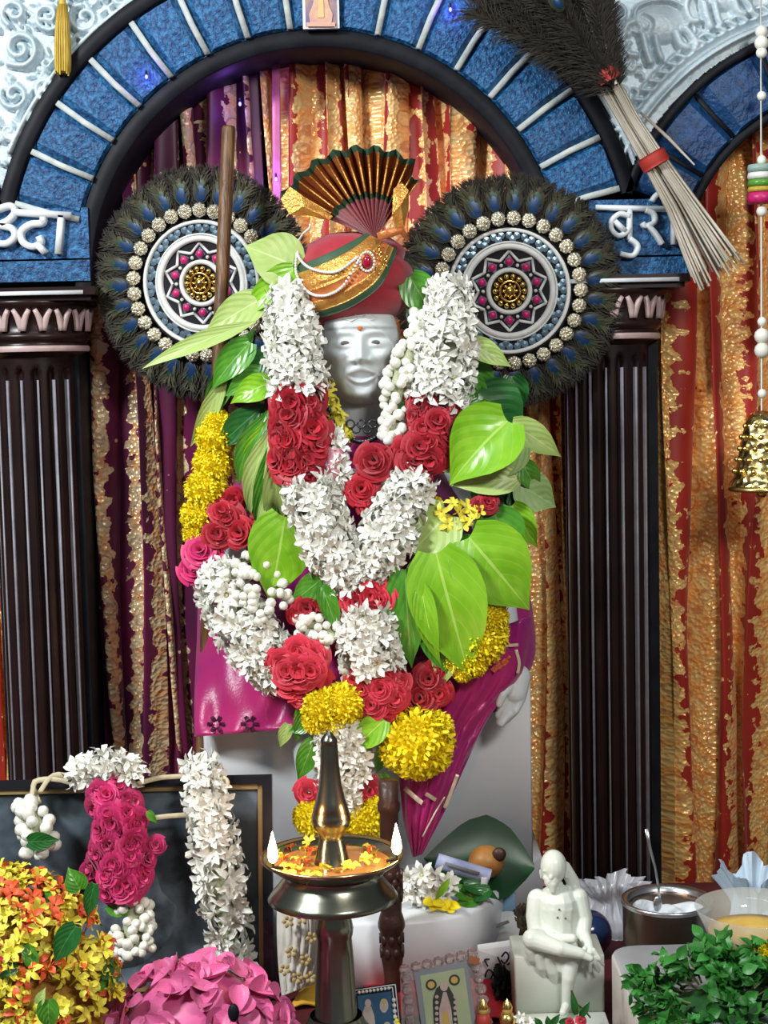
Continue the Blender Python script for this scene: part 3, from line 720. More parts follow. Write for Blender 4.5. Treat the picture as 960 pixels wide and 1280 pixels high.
t = thing('small_picture', 'small pale-framed picture fixed to the keystone of blue arch', 'picture', P(400, 36, YW - .03))
y_ = YW - .02
mb = MB(); a = P(379, 37, y_); b = P(423, -25, y_); mb.box((a.x, y_ - .004, a.z), (b.x, y_ + .004, b.z)); mb.build('frame', m_paper_w, t, False)
a = P(382.5, 33.5, y_); b = P(419.5, -20, y_); mb = MB().box((a.x, y_ - .006, a.z), (b.x, y_ - .003, b.z)); prt = mb.build('print', M('print_ground', (.10, .13, .30), .4, col2=(.45, .26, .20), ns=40), t, False)
def flat_shape(parent, name, pts, Y, mat, dy=.0):
    v = [P(x, y, Y + dy) for x, y in pts]; v += [p + Vector((0, .0012, 0)) for p in v]; n = len(pts)
    f = [tuple(range(n))[::-1], tuple(range(n, 2 * n))] + [(k, (k + 1) % n, n + (k + 1) % n, n + k) for k in range(n)]
    return obj(name, v, f, mat, parent, smooth=False)
yy = y_ - .0075
flat_shape(prt, 'printed_figure', [(388, 30), (386, 18), (391, 6), (394, -10), (408, -10), (411, 6), (416, 18), (414, 30)], yy, M('print_robe', (.60, .30, .26), .4, col2=(.66, .46, .28), ns=60))
flat_shape(prt, 'printed_base', [(383, 33), (383, 28), (419, 28), (419, 33)], yy - .0012, M('print_base', (.66, .40, .30), .4))
flat_shape(prt, 'printed_sash', [(397, 22), (398, -6), (404, -6), (405, 22)], yy - .0012, M('print_sash', (.72, .52, .24), .4))

for x, y, Y in ((345, 224, YC - .04), (559, 266, YC - .045), (183, 96, YW - .022), (563, 12, YW - .022), (300, 130, YC - .045)):
    p = P(x, y, Y); t = thing('led_bulb', {345: 'tiny violet light bulb glowing on the pink curtain ribbon', 559: 'tiny violet light bulb glowing on red curtain beside right fan', 183: 'tiny violet light bulb glowing on left shoulder of blue arch', 563: 'tiny violet light bulb glowing near the crown of blue arch', 300: 'tiny violet light bulb glowing on magenta curtain above staff'}[x], 'light bulb', p, 'violet light bulbs on the arch')
    mb = MB().ball(p, .0022, 6, 8, sz=1.5); mb.build('bulb', m_purple_led, t)
    mb = MB().tube([p + UP * .003, p + UP * .009], .0018, 6); mb.build('socket', m_black, t)
    l = bpy.data.lights.new('bulb_light', 'POINT'); l.energy = .09 if Y > YW else .03; l.color = (.35, .12, 1.); l.shadow_soft_size = .004; lo = bpy.data.objects.new('bulb_light', l); COL.objects.link(lo); lo.parent = t; lo.location = (0, -.012, 0)

# bell on a string of buds at the right
XB = 952; Yb = 2.36
t = thing('hanging_bell', 'gilt openwork bell hanging on a beaded string before orange curtain', 'bell', P(XB, 612, Yb))
cx = P(XB, 560, Yb).x; zf = lambda y: P(XB, y, Yb).z; s_ = U(Yb)
mb = MB().lathe((cx, Yb, 0), [(r * s_, zf(y)) for r, y in ((1, 513), (8, 514), (15, 519), (20, 528), (24, 545), (28, 565), (31, 582), (35, 596), (40, 604), (43, 610), (42, 613), (38, 610), (33, 596), (26, 560))], 40); mb.build('bell_body', m_bell, t)
mb = MB().lathe((cx, Yb, 0), [(r * s_, zf(y)) for r, y in ((41, 606), (44, 609), (44, 612), (41, 613))], 40); mb.build('bell_rim', m_gold, t)
for k in range(60):
    row = k // 12; a = 2 * PI * (k % 12 + .5 * (row % 2)) / 12; y = 532 + row * 14; r = (20, 24.5, 27.5, 30, 34)[row]
    link('bell_stud', GOLDB, t, (cx + r * s_ * math.cos(a), Yb + r * s_ * math.sin(a), zf(y)), None, 3.6 * s_)
mb = MB().tube([(cx, Yb, zf(515)), (cx, Yb, zf(-60))], .0012, 6); mb.build('string', m_white_cord, t)
mb = MB().tube([(cx, Yb, zf(560)), (cx, Yb, zf(612))], .0015, 6).ball((cx, Yb, zf(616)), 7 * s_); mb.build('clapper', m_gold, t)
for y, r in ((492, 6), (420, 10), (438, 10), (402, 6), (200, 6), (264, 7), (40, 8), (54, 9), (66, 7), (120, 6)): link('bead', simple_ball('string_bead', m_bud, 6, 10), t, (cx + .001, Yb, zf(y)), None, r * s_)
for y0, y1, m in ((206, 215, m_tealtag), (216, 224, m_white_cord), (225, 233, m_leaf_m), (234, 240, m_tassel), (241, 254, m_stud)):
    mb = MB().lathe((cx, Yb, 0), [(0, zf(y1)), (16 * s_, zf(y1)), (17 * s_, zf((y0 + y1) / 2)), (16 * s_, zf(y0)), (0, zf(y0))], 16); mb.build('tag_band', m, t)

# ------------------------------------------------------------------ marble statue
def head_mesh(cx, cy, Y, s):
    nl, nt_ = 128, 110; v = []
    g = lambda x, c, w_: math.exp(-((x - c) / w_) ** 2)
    for i in range(nt_ + 1):
        ph = -PI / 2 + PI * i / nt_; z = -8 + 68 * math.sin(ph); cp = max(math.cos(ph), 0)
        tp = 1 if z > -8 else 1 - .24 * (min(1, (-8 - z) / 62)) ** 1.2
        a = 50 * cp ** .62 * tp; bf = 48 * cp ** .62 * (1 if z > -8 else 1 - .10 * ((-8 - z) / 62)); bb = 52 * cp ** .7
        for j in range(nl):
            la = 2 * PI * j / nl - PI; x = a * math.sin(la); co = math.cos(la); y = (bf if co > 0 else bb) * co
            if co > 0:
                ax = abs(x); k = min(1, co * 2.2)
                d = 17 * g(z, -18, 7) * g(x, 0, 8) + 12 * g(z, -7, 10) * g(x, 0, 6) + 5 * g(z, 6, 8) * g(x, 0, 5.5)
                d += 9.5 * g(ax, 12, 5) * g(z, -19.5, 5) - 2.5 * g(ax, 6, 2.5) * g(z, -25, 2)
                zb = 15 - .010 * (ax - 17) ** 2
                d += 3.2 * g(z, zb, 3.6) * g(ax, 20, 14) - 9 * g(ax, 20, 11) * g(z, 4, 7) - 1.5 * g(ax, 9, 4) * g(z, 4, 6)
                d += 9.5 * g(ax, 20.5, 9.0) * g(z, 1.5, 4.4) + 3.4 * g(z, 6.2 - .022 * (ax - 20) ** 2, 1.5) * g(ax, 20.5, 10) - 1.6 * g(z, 4.2 - .022 * (ax - 20) ** 2, .8) * g(ax, 20.5, 8) + 2.0 * g(z, -2.6 + .018 * (ax - 20) ** 2, 1.2) * g(ax, 20.5, 9) - 2.5 * g(z, -7 + .01 * (ax - 20) ** 2, 2) * g(ax, 20, 10)
                d += 6.5 * g(ax, 29, 10) * g(z, -14, 8) - 4.5 * g(ax, 36, 6) * g(z, -32, 11)
                zm = -30.5 - .017 * ax * ax
                d += 6.0 * g(z, zm, 5.0) * math.exp(-(ax / 24) ** 6) + 3.5 * g(ax, 23, 5) * g(z, -46, 8) - 5.0 * g(z, -42.5 + .016 * ax * ax, 1.8) * g(x, 0, 14) + 5.5 * g(z, -47 + .022 * ax * ax, 2.8) * g(x, 0, 12) - 3.5 * g(z, -52.5 + .03 * ax * ax, 2.4) * g(x, 0, 13)
                d += 10 * g(z, -63, 9) * g(x, 0, 23)
                d += 5 * (1 / (1 + math.exp(-(z - 20) * 2.2))) + 3.5 / (1 + math.exp(-(ax - 45) * 1.6)) * (1 if z > -25 else 0)
                d += 1.8 * g(z, 31 - .02 * x * x, 2)
                d -= 1.3 * g(z, 40, 1.2)
                y += d * k
            v.append((cx + x * s, Y - y * s, cy + z * s))
    return v, [tuple(reversed(q)) for q in grid_faces(nt_ + 1, nl, 0, True)]
YH = 2.165; SH = U(2.12)
hc = P(451, 431, YH)
hv, hf = head_mesh(hc.x, hc.z, YH, SH)
bd = MB()
def cap(mbx, pts, rs, n=14): mbx.tube(pts, rs, n); [mbx.ball(p, r, 8, n) for p, r in zip(pts, rs)]
Q = P
cap(bd, [Q(452, 470, 2.19), Q(452, 560, 2.22)], [.042, .05])
cap(bd, [Q(455, 610, 2.235), Q(455, 700, 2.24), Q(455, 830, 2.26)], [.085, .088, .085])
cap(bd, [Q(455, 590, 2.24), Q(350, 610, 2.24)], [.06, .052]); cap(bd, [Q(455, 590, 2.24), Q(560, 610, 2.24)], [.06, .052])
cap(bd, [Q(345, 612, 2.24), Q(300, 735, 2.22), Q(330, 835, 2.16)], [.048, .038, .028])
cap(bd, [Q(565, 612, 2.24), Q(612, 735, 2.22), Q(636, 838, 2.125)], [.048, .036, .022])
cap(bd, [Q(420, 850, 2.25), Q(400, 890, 2.15)], [.062, .05]); cap(bd, [Q(490, 850, 2.25), Q(500, 890, 2.15)], [.062, .05])
cap(bd, [Q(400, 890, 2.15), Q(408, 1010, 2.14), PZ(412, 1100, .115)], [.046, .036, .026])
cap(bd, [Q(500, 890, 2.15), Q(470, 1000, 2.14), PZ(460, 1100, .115)], [.046, .036, .026])
bv, bf = voxel_merge(bd, .0055, 6)
hd = MB(); sH = U(2.1)
yh = 2.105
def hp(x, y, dy=0.): return P(x, y, yh + dy)
cap(hd, [hp(648, 846, .01), hp(644, 866, .004)], [.017, .0165])
for k, (a, b, c, r) in enumerate((((652, 872), (644, 888), (634, 900), .0062), ((646, 874), (637, 892), (627, 905), .0066), ((640, 874), (631, 890), (624, 903), .0066), ((634, 870), (627, 882), (622, 894), .0058))):
    cap(hd, [hp(*a), hp(*b, -.006 + .002 * k), hp(*c, .0)], [r * 1.05, r, r * .72], 10)
cap(hd, [hp(636, 858, -.006), hp(628, 868, -.014), hp(624, 880, -.014)], [.0075, .0066, .0052], 10)
cap(hd, [hp(636, 838, .02), hp(648, 848, .01)], [.022, .017])
wv, wf = voxel_merge(hd, .0016, 2)
V = list(hv) + list(bv) + list(wv); Fs = list(hf) + [tuple(i + len(hv) for i in q) for q in bf] + [tuple(i + len(hv) + len(bv) for i in q) for q in wf]
statue = obj('marble_statue', V, Fs, m_marble)
tag(statue, 'large white marble statue of a bearded seated man under garlands', 'statue')
def face_hit(px, py):
    """front-most head vertex near a pixel"""
    best = None
    for p in hv:
        q = P(px, py, p[1])
        d = math.hypot(q.x - p[0], q.z - p[2])
        if p[1] < YH and (best is None or d < best[0]): best = (d, p)
    return Vector(best[1])
for x, y in ((430.5, 429.5), (470.5, 428)):
    p = face_hit(x, y) + Vector((0, .0002, 0)); mb = MB().ball(p, .0046, 6, 12, sy=.3, sx=1.3, sz=.7); mb.build('painted_pupil', m_eyepaint, statue)
p = face_hit(450, 410); mb = MB().ball(p, .0036, 6, 12, sy=.4, sz=1.2); mb.build('painted_dot', m_orange_dot, statue)
mb = MB()
for sg in (-1, 1): ribbon([face_hit(450 + sg * x, y) + Vector((0, -.0006, 0)) for x, y in ((3, 396), (9, 392), (17, 394), (22, 398), (12, 401), (3, 398))], .0012, .0008, mb)
mb.build('carved_mark', m_marble_warm, statue)

# throne and plinth
def rounded_box(mb, x0, x1, y0, y1, z0, z1, r, n=5, m=0):
    prof = []
    for cx, cy, a0 in ((x1 - r, y0 + r, -PI / 2), (x1 - r, y1 - r, 0), (x0 + r, y1 - r, PI / 2), (x0 + r, y0 + r, PI)):
        for k in range(n + 1): a = a0 + PI / 2 * k / n; prof.append((cx + r * math.cos(a), cy + r * math.sin(a)))
    k = len(prof); e = min(r * .35, .006); cxm, cym = (x0 + x1) / 2, (y0 + y1) / 2; v = []
    for z, ins in ((z0, 0), (z1 - e, 0), (z1 - e * .3, e * .3), (z1, e)):
        for x, y in prof: v.append((x - ins * (1 if x > cxm else -1), y - ins * (1 if y > cym else -1), z))
    f = [tuple(reversed(q)) for q in grid_faces(4, k, 0, True)] + [tuple(range(3 * k, 4 * k)), tuple(range(k))[::-1]]
    return mb.add(v, f, m)
ZP = .09
mb = MB(); rounded_box(mb, P(255, 960, 2.17).x, P(665, 960, 2.17).x, 2.17, 2.325, ZP, P(460, 850, 2.2).z, .006); o = mb.build('marble_throne', m_plinth); tag(o, 'pale marble block seat under the large statue', 'seat')
# plinth with a bowed front
v = []; n = 40; xa, xb = P(300, 1120, 2.05).x, P(634, 1120, 2.05).x; cxm = (xa + xb) / 2; hw = (xb - xa) / 2
outl = [(cxm + hw * math.copysign(abs(math.cos(a)) ** .75, math.cos(a)), 2.14 - .20 * abs(math.sin(a)) ** .8) for a in [PI + PI * k / n for k in range(n + 1)]]
outl += [(P(690, 1100, 2.14).x * .97, 2.20), (P(690, 1100, 2.14).x * .97, 2.33), (xa - .03, 2.33), (xa - .03, 2.16)]
k = len(outl)
for z, ins in ((0, 0), (ZP - .006, 0), (ZP - .002, .002), (ZP, .006)):
    for x, y in outl: v.append((cxm + (x - cxm) * (1 - ins * 4), y + ins, z))
o = obj('marble_plinth', v, [tuple(reversed(q)) for q in grid_faces(4, k, 0, True)] + [tuple(range(3 * k, 4 * k)), tuple(range(k))[::-1]], m_plinth); tag(o, 'low marble plinth with bowed front carrying the statue seat', 'plinth')

# ------------------------------------------------------------------ shawl
def sheet(rows, Yb, name, mats, label, cat, ncol=60, fold=.006, thick=.003, seed=1):
    """rows: (y pixel left, xL, y pixel right, xR, front Y, back Y); bulging cloth with soft folds"""
    R = smooth_path(rows, 46); v = []
    for i, (yl, xl, yr, xr, yf, yb) in enumerate(R):
        for j in range(ncol):
            u = j / (ncol - 1); x = xl + (xr - xl) * u; y = yl + (yr - yl) * u
            prof = abs(math.sin(PI * (.02 + .96 * u))) ** .55
            Y = yb + (yf - yb) * prof + fold * math.sin(u * 34 + i * .16 + 2.2 * math.sin(i * .11 + seed)) + fold * .6 * math.sin(u * 61 - i * .22)
            v.append(P(x, y, Y))
    n = len(v); v += [p + Vector((0, thick, 0)) for p in v]
    f1 = grid_faces(46, ncol); f = [q for q in f1] + [tuple(n + k for k in reversed(q)) for q in f1]
    for i in range(45):
        for j in (0, ncol - 1): a, b = i * ncol + j, (i + 1) * ncol + j; f.append((a, n + a, n + b, b) if j == 0 else (b, n + b, n + a, a))
    for j in range(ncol - 1):
        for i in (0, 45): a, b = i * ncol + j, i * ncol + j + 1; f.append((b, n + b, n + a, a) if i == 0 else (a, n + a, n + b, b))
    return v, [tuple(reversed(q)) for q in f]
shawl = thing('silk_shawl', 'magenta printed silk shawl draped over the large statue', 'shawl', P(455, 930, 2.2))
rows = [(545, 385, 545, 535, 2.155, 2.24), (580, 320, 580, 585, 2.14, 2.28), (640, 268, 640, 630, 2.125, 2.30), (720, 250, 700, 652, 2.12, 2.30), (800, 246, 780, 668, 2.11, 2.28), (870, 243, 835, 664, 2.10, 2.20), (921, 243, 890, 620, 2.09, 2.15)]
v, f = sheet(rows, 0, '', None, '', '')
obj('body_cloth', v, f, m_shawl, shawl); SHV = list(v)
rows = [(830, 500, 770, 664, 2.08, 2.10), (880, 490, 842, 652, 2.075, 2.10), (930, 492, 895, 612, 2.07, 2.10), (985, 500, 950, 585, 2.06, 2.09), (1030, 505, 1010, 558, 2.06, 2.08), (1072, 516, 1068, 528, 2.06, 2.07)]
v, f = sheet(rows, 0, '', None, '', '', 30, .004, .003, 4)
obj('hanging_end', v, f, m_shawl, shawl); SHV += list(v)
RCT = np.array(RC.transposed()); SA = (np.array([tuple(q) for q in SHV]) - np.array(CAM)) @ RCT.T; SPX = 480 - F * SA[:, 0] / SA[:, 2]; SPY = 640 + F * SA[:, 1] / SA[:, 2]; SYW = np.array([q.y for q in SHV])
def cloth_y(px, py):
    d = np.hypot(SPX - px, SPY - py); near = d < max(7, d.min() + 1); return float(SYW[near].min())
def print_patch(pts, Y, mat, wd=3):
    mb = MB(); ribbon([P(x, y, cloth_y(x, y) - .0002) for x, y in smooth_path(pts, 10)], wd * U(Y), .0005, mb); mb.build('printed_motif', mat, shawl)
for pts, wd in (([(506, 985), (518, 996), (528, 1004)], 6), ([(532, 992), (545, 1000)], 5), ([(556, 1010), (564, 990), (572, 968)], 5), ([(528, 1046), (545, 1014), (556, 996)], 2), ([(608, 815), (628, 808), (648, 806)], 4), ([(645, 812), (649, 828), (647, 842)], 4)):
    print_patch(pts, 2.055 if pts[0][0] < 600 else 2.068, m_shawl_p, wd)
for cx, cy in ((312, 905), (270, 905)):
    for k in range(6):
        a = 2 * PI * k / 6; print_patch([(cx + 4 * math.cos(a), cy + 4 * math.sin(a)), (cx + 11 * math.cos(a), cy + 11 * math.sin(a))], 2.113, m_shawl_d, 5)
for k in range(7): print_patch([(614 + 3 * k, 838 - 2 * k + 4 * (k % 2)), (620 + 3 * k, 832 - 2 * k + 4 * (k % 2))], 2.066, m_shawl_o, 4)

# ------------------------------------------------------------------ turban
YT = 2.185
tur = thing('turban', 'maroon turban with copper brocade band and pleated fan crest', 'turban', P(442, 400, YT))
tc = P(442, 350, YT); rx, ry, rz = 74 * SH, .098, 60 * SH
def on_turban(px, py, off=0.):
    Y = YT - ry * .6
    for _ in range(3):
        p = P(px, py, Y); q = max(0.02, 1 - abs((p.x - tc.x) / (rx + off)) ** 2.3 - abs((p.z - tc.z) / (rz + off)) ** 2.3); Y = YT - (ry + off) * q ** .5
    return P(px, py, Y)
v = []; nu, nv = 40, 72
for i in range(nu + 1):
    a = -PI / 2 + PI * i / nu
    for j in range(nv):
        b = 2 * PI * j / nv; ca = abs(math.cos(a)) ** .8; sx = math.cos(b); sy = math.sin(b)
        z = math.copysign(abs(math.sin(a)) ** .8, math.sin(a)) * rz
        cr = 1 + .17 * (abs(math.sin(4.6 * z / rz + .9 * sx + .35)) ** .5 - .82) * max(0., min(1., (sx + .1) * 1.6)) + .010 * math.sin(17 * z / rz + 4 * sx)
        v.append((tc.x + rx * ca * math.copysign(abs(sx) ** .9, sx) * cr, YT + ry * ca * math.copysign(abs(sy) ** .9, sy) * cr, tc.z + z))
obj('wrapped_cloth', v, [tuple(reversed(f)) for f in grid_faces(nu + 1, nv, 0, True)], m_turban, tur)
upper = smooth_path([(368, 334), (388, 326), (415, 314), (440, 301), (458, 291)], 30)
lower = smooth_path([(382, 400), (412, 394), (446, 380), (478, 354), (497, 312)], 30)
def band(t0, t1, off, name, mat, amp=0.):
    v = []
    for i in range(30):
        for j in range(7):
            t_ = t0 + (t1 - t0) * j / 6; p = upper[i] * (1 - t_) + lower[i] * t_
            bulge = amp * math.sin(t_ * PI * 6 + i * .05); q = on_turban(p[0], p[1], off + bulge); v.append(q)
    n = len(v); v += [p + Vector((0, .006, 0)) for p in v]
    g_ = grid_faces(30, 7); f = [tuple(reversed(q)) for q in g_] + [tuple(n + k for k in q) for q in g_]
    for i in range(29):
        for j in (0, 6): a, b = i * 7 + j, (i + 1) * 7 + j; f.append((a, b, n + b, n + a))
    obj(name, v, f, mat, tur)
band(0, .13, .007, 'green_border', m_tgreen); band(.13, .50, .009, 'zari_band', m_tgold, .0015); band(.46, .72, .0085, 'copper_band', m_tcopper, .0015); band(.70, .88, .009, 'zari_band', m_tgold, .001); band(.87, 1., .008, 'green_border', m_tgreen)
# pleated fan crest
pv = (468, 298); v = []; fmat = []
NP = 30; ang0, ang1 = math.radians(157), math.radians(52)
rr = (0, .34, .44, .50, .72, .93, 1.0)
for i in range(NP + 1):
    t_ = i / NP; a = ang0 + (ang1 - ang0) * t_; L_ = 128 - 22 * t_ + 4 * math.sin(i * 1.7)
    if t_ > .9: L_ *= .86
    for r in rr:
        dy = (.016 if i % 2 else -.016) * r
        v.append(P(pv[0] + L_ * r * math.cos(a), pv[1] - L_ * r * math.sin(a), 2.12 + .03 * r + dy))
f = []; fm = []
for i in range(NP):
    for j in range(6):
        f.append((i * 7 + j, i * 7 + j + 1, (i + 1) * 7 + j + 1, (i + 1) * 7 + j)); fm.append((0, 0, 1, 2, 2, 1)[j] if not (j in (3, 4) and i % 2) else (3 if j in (3, 4) else 0))  # alternate pleat faces take a darker copper, pleat shade put into the colour
n = len(v); v += [p + Vector((0, .0025, 0)) for p in v]
nf = len(f); f += [tuple(n + k for k in reversed(q)) for q in f[:nf]]; fm += fm[:nf]
crest = obj('pleated_crest', v, f, [m_turban, m_tgreen, M('shaded_copper_silk', (.16, .035, .012), .35, .3, col2=(.24, .06, .018), ns=40), m_tcopper], tur, fm, smooth=False)
for i in range(0, NP + 1, 2):
    mb = MB().tube([v[i * 7 + j] + Vector((0, -.0008, 0)) for j in (3, 4, 5)], .0013, 5); mb.build('gold_pleat_edge', m_tgold, crest)
flat = [(352, 250), (366, 236), (405, 262), (440, 286), (420, 290), (380, 280), (362, 276)]
v = [P(x, y, 2.118 - .004 * (k % 3)) for k, (x, y) in enumerate([(351, 249), (362, 233), (376, 243), (396, 257), (416, 270), (412, 275), (388, 272), (362, 268)])]; c = P(380, 258, 2.108)
v2 = v + [c] + [p + Vector((0, .003, 0)) for p in v]
obj('crest_fold', v2, [(k, (k + 1) % 8, 8) for k in range(8)] + [tuple(range(9, 17))] + [(k, 9 + k, 9 + (k + 1) % 8, (k + 1) % 8) for k in range(8)], m_tgold, crest, smooth=False)
v = [P(x, y, 2.115 + dy) for x, y, dy in ((492, 236, 0), (502, 228, .006), (511, 238, -.004), (510, 262, .004), (505, 286, 0), (496, 290, .006), (490, 268, -.006))]; c = P(501, 256, 2.103)
obj('crest_fold', v + [c] + [p + Vector((0, .003, 0)) for p in v], [(k, (k + 1) % 7, 7) for k in range(7)] + [tuple(range(8, 15))] + [(k, 8 + k, 8 + (k + 1) % 7, (k + 1) % 7) for k in range(7)], m_tgold, crest, smooth=False)
mb = MB(); ribbon([P(472, 296, 2.09), P(488, 291, 2.088), P(502, 288, 2.095), (P(510, 300, 2.10))], [.010, .012, .010, .006], .003, mb); mb.build('tied_end', m_tcopper, tur)
# brooch and pearl strings
bp = on_turban(459, 327, .012)
mb = MB().ball(bp, .0085, 8, 14, sx=.72, sy=.5, sz=1.1); mb.build('ruby', m_ruby, tur)
for k in range(18): a = 2 * PI * k / 18; link('pearl', PEARL, tur, bp + Vector((.0095 * math.cos(a), -.001, .0125 * math.sin(a))), None, .0019)
for k in range(26):
    a = rnd(-.9, 1.3); r = rnd(.013, .030); link('gold_bead', GOLDB, tur, on_turban(459 + r / SH * math.cos(a) , 327 - r / SH * math.sin(a) * .9, .011), None, .0018)
for path in ([(374, 300), (372, 318), (384, 333), (405, 340), (424, 338), (446, 322)], [(371, 318), (370, 340), (380, 360), (394, 369), (412, 368), (430, 356), (448, 326)]):
    pp = smooth_path(path, 44)
    for q in pp: link('pearl', PEARL, tur, on_turban(q[0], q[1], .0125), None, .0021)
mb = MB().tube([P(388, 280, 2.13), P(387, 285, 2.125), P(379, 292, 2.12), on_turban(374, 300, .012)], .0015, 6); mb.build('pearl_string', m_pearl, tur)

# ------------------------------------------------------------------ blossoms, buds, petals and leaves
def petal_strip(b, ang, prof, wid, cup, m=0, cols=3):
    """prof: (radius, height) along the petal; wid: half widths"""
    v = []; e = Vector((math.cos(ang), math.sin(ang), 0)); s_ = Vector((-math.sin(ang), math.cos(ang), 0))
    for (r, z), w_ in zip(prof, wid):
        for j in range(cols):
            u = j / (cols - 1) * 2 - 1; v.append(e * r + s_ * u * w_ + UP * (z + cup * w_ * u * u))
    b.add(v, grid_faces(len(prof), cols), m)
def tuberose(seed):
    q = random.Random(seed); b = MB(); b.tube([(0, 0, -.9), (0, 0, -.3), (0, 0, .02)], [.09, .12, .2], 6, 0, False)
    for k in range(6):
        o = q.uniform(-.2, .2); petal_strip(b, k * PI / 3 + o * .6, [(.10, 0), (.36, .20 + o * .4), (.78, .26 + o), (1.12, .10 + o)], [.10, .19, .21, .03], .5)
    for k in range(6):
        o = q.uniform(-.2, .2); petal_strip(b, k * PI / 3 + .5 + o * .6, [(.06, .02), (.22, .36), (.52, .66 + o), (.78, .76 + o)], [.08, .16, .19, .03], .5)
    b.ball((0, 0, .22), .13, 4, 6, 1)
    return b.me('tuberose_blossom', [m_white_fl, m_cream])
TUB = [tuberose(k) for k in range(3)]
def bud(seed):
    b = MB(); n = 8; prof = [(.02, -1.0), (.10, -.8), (.13, -.35), (.40, -.15), (.62, .25), (.60, .62), (.36, .93), (.03, 1.05)]
    b.lathe((0, 0, 0), prof[2:], 9, 0); b.lathe((0, 0, 0), prof[:3], 6, 1); return b.me('jasmine_bud', [m_bud, m_bud_st])
BUD = [bud(0)]
def rose(mat, seed, n=17):
    q = random.Random(seed); b = MB(); nc, nr = 7, 5
    for i in range(n):
        t_ = i / (n - 1); th0 = i * 2.39996 + q.uniform(-.2, .2); r0 = .10 + .74 * t_ ** .9; w_ = 1.35 - .65 * t_; h = .80 - .42 * t_ + q.uniform(-.05, .05)
        v = []
        for a in range(nr):
            u = a / (nr - 1)
            for c in range(nc):
                s_ = c / (nc - 1) * 2 - 1; ang = th0 + s_ * w_; lip = max(0, u - .6) / .4
                r = r0 * (.45 + .55 * u ** .6) + lip ** 1.5 * (.12 + .20 * t_) + .05 * s_ * s_ * u
                z = h * u ** .8 * (1 - .18 * s_ * s_) - lip ** 2 * (.03 + .16 * t_) - .12 * t_
                v.append((r * math.cos(ang), r * math.sin(ang), z))
        b.add(v, [tuple(reversed(f)) for f in grid_faces(nr, nc)], 0)
    return b.me('rose', [mat])
ROSE = [rose(m_rose, k) for k in range(3)]; ROSEP = [rose(m_rose_pink, 5 + k) for k in range(3)]; ROSEM = [rose(m_rose_mag, 9 + k) for k in range(3)]
def mum(mat, seed, n=420, flat=1.):
    q = random.Random(seed); b = MB(); b.ball((0, 0, 0), .74, 6, 10, sz=flat)
    for k in range(n):
        z = 1 - 1.55 * (k + .5) / n; a = k * 2.39996; r = math.sqrt(max(0, 1 - z * z)); d = Vector((r * math.cos(a), r * math.sin(a), z * flat)).normalized()
        s_ = d.orthogonal().normalized(); s_ = Quaternion(d, q.uniform(0, 6.28)) @ s_; t_ = d.cross(s_); c = d * .72; h = q.uniform(.18, .32)
        p0, p1 = c - s_ * .055, c + s_ * .055; p2, p3 = c + d * h * .7 + s_ * .062 + t_ * .03, c + d * h * .7 - s_ * .062 + t_ * .03; p4 = c + d * h - t_ * .07
        b.add([p0, p1, p2, p3, p4 + s_ * .03, p4 - s_ * .03], [(0, 1, 2, 3), (3, 2, 4, 5)], 0)
    return b.me('chrysanthemum', [mat])
MUM = [mum(m_yellow, k) for k in range(2)]
def small_flower(mat, np_, seed, curl, name, tube=.5, m2=None):
    q = random.Random(seed); b = MB(); b.tube([(0, 0, -tube - .3), (0, 0, -tube * .4), (0, 0, .02)], [.05, .07, .14], 5, 1, False)
    for k in range(np_):
        o = q.uniform(-.2, .2); petal_strip(b, k * 2 * PI / np_ + o, [(.08, 0), (.40, .15 + o * .5), (.78, .12 + curl + o), (1.0, -.1 + curl * 2 + o)], [.10, .26, .26, .05], .35)
    return b.me(name, [mat, m2 or mat])
LEMF = [small_flower(m_lemon, 5, k, (-.1, .15, .3)[k], 'yellow_flower', .8) for k in range(3)]
ORGF = [small_flower(m_orange, 4, 5 + k, (.05, -.15)[k], 'orange_flower', .9, m_stem_r) for k in range(2)]
PNKF = [small_flower(m_rose_pink, 4, 12, .05, 'pink_flower', .6)]
def petal_mesh(mat, seed, name):
    q = random.Random(seed); b = MB(); v = []; nr, nc = 7, 7; tw = q.uniform(-.3, .3); cu = q.uniform(.25, .6)
    for i in range(nr):
        t_ = i / (nr - 1); w_ = .55 * math.sin(PI * min(1, .08 + .92 * t_ ** .75)) ** .7 + (.03 if t_ > .95 else 0)
        for j in range(nc):
            u = j / (nc - 1) * 2 - 1; v.append((u * w_, t_ * 1.5 - .7, cu * w_ * u * u + .35 * (t_ - .4) ** 2 + tw * u * t_ * .5 + .03 * math.sin(9 * u + 5 * t_)))
    n = len(v); b.add(v, grid_faces(nr, nc)); return b.me(name, [mat])
PET = [petal_mesh(m_pink, k, 'petal') for k in range(4)]

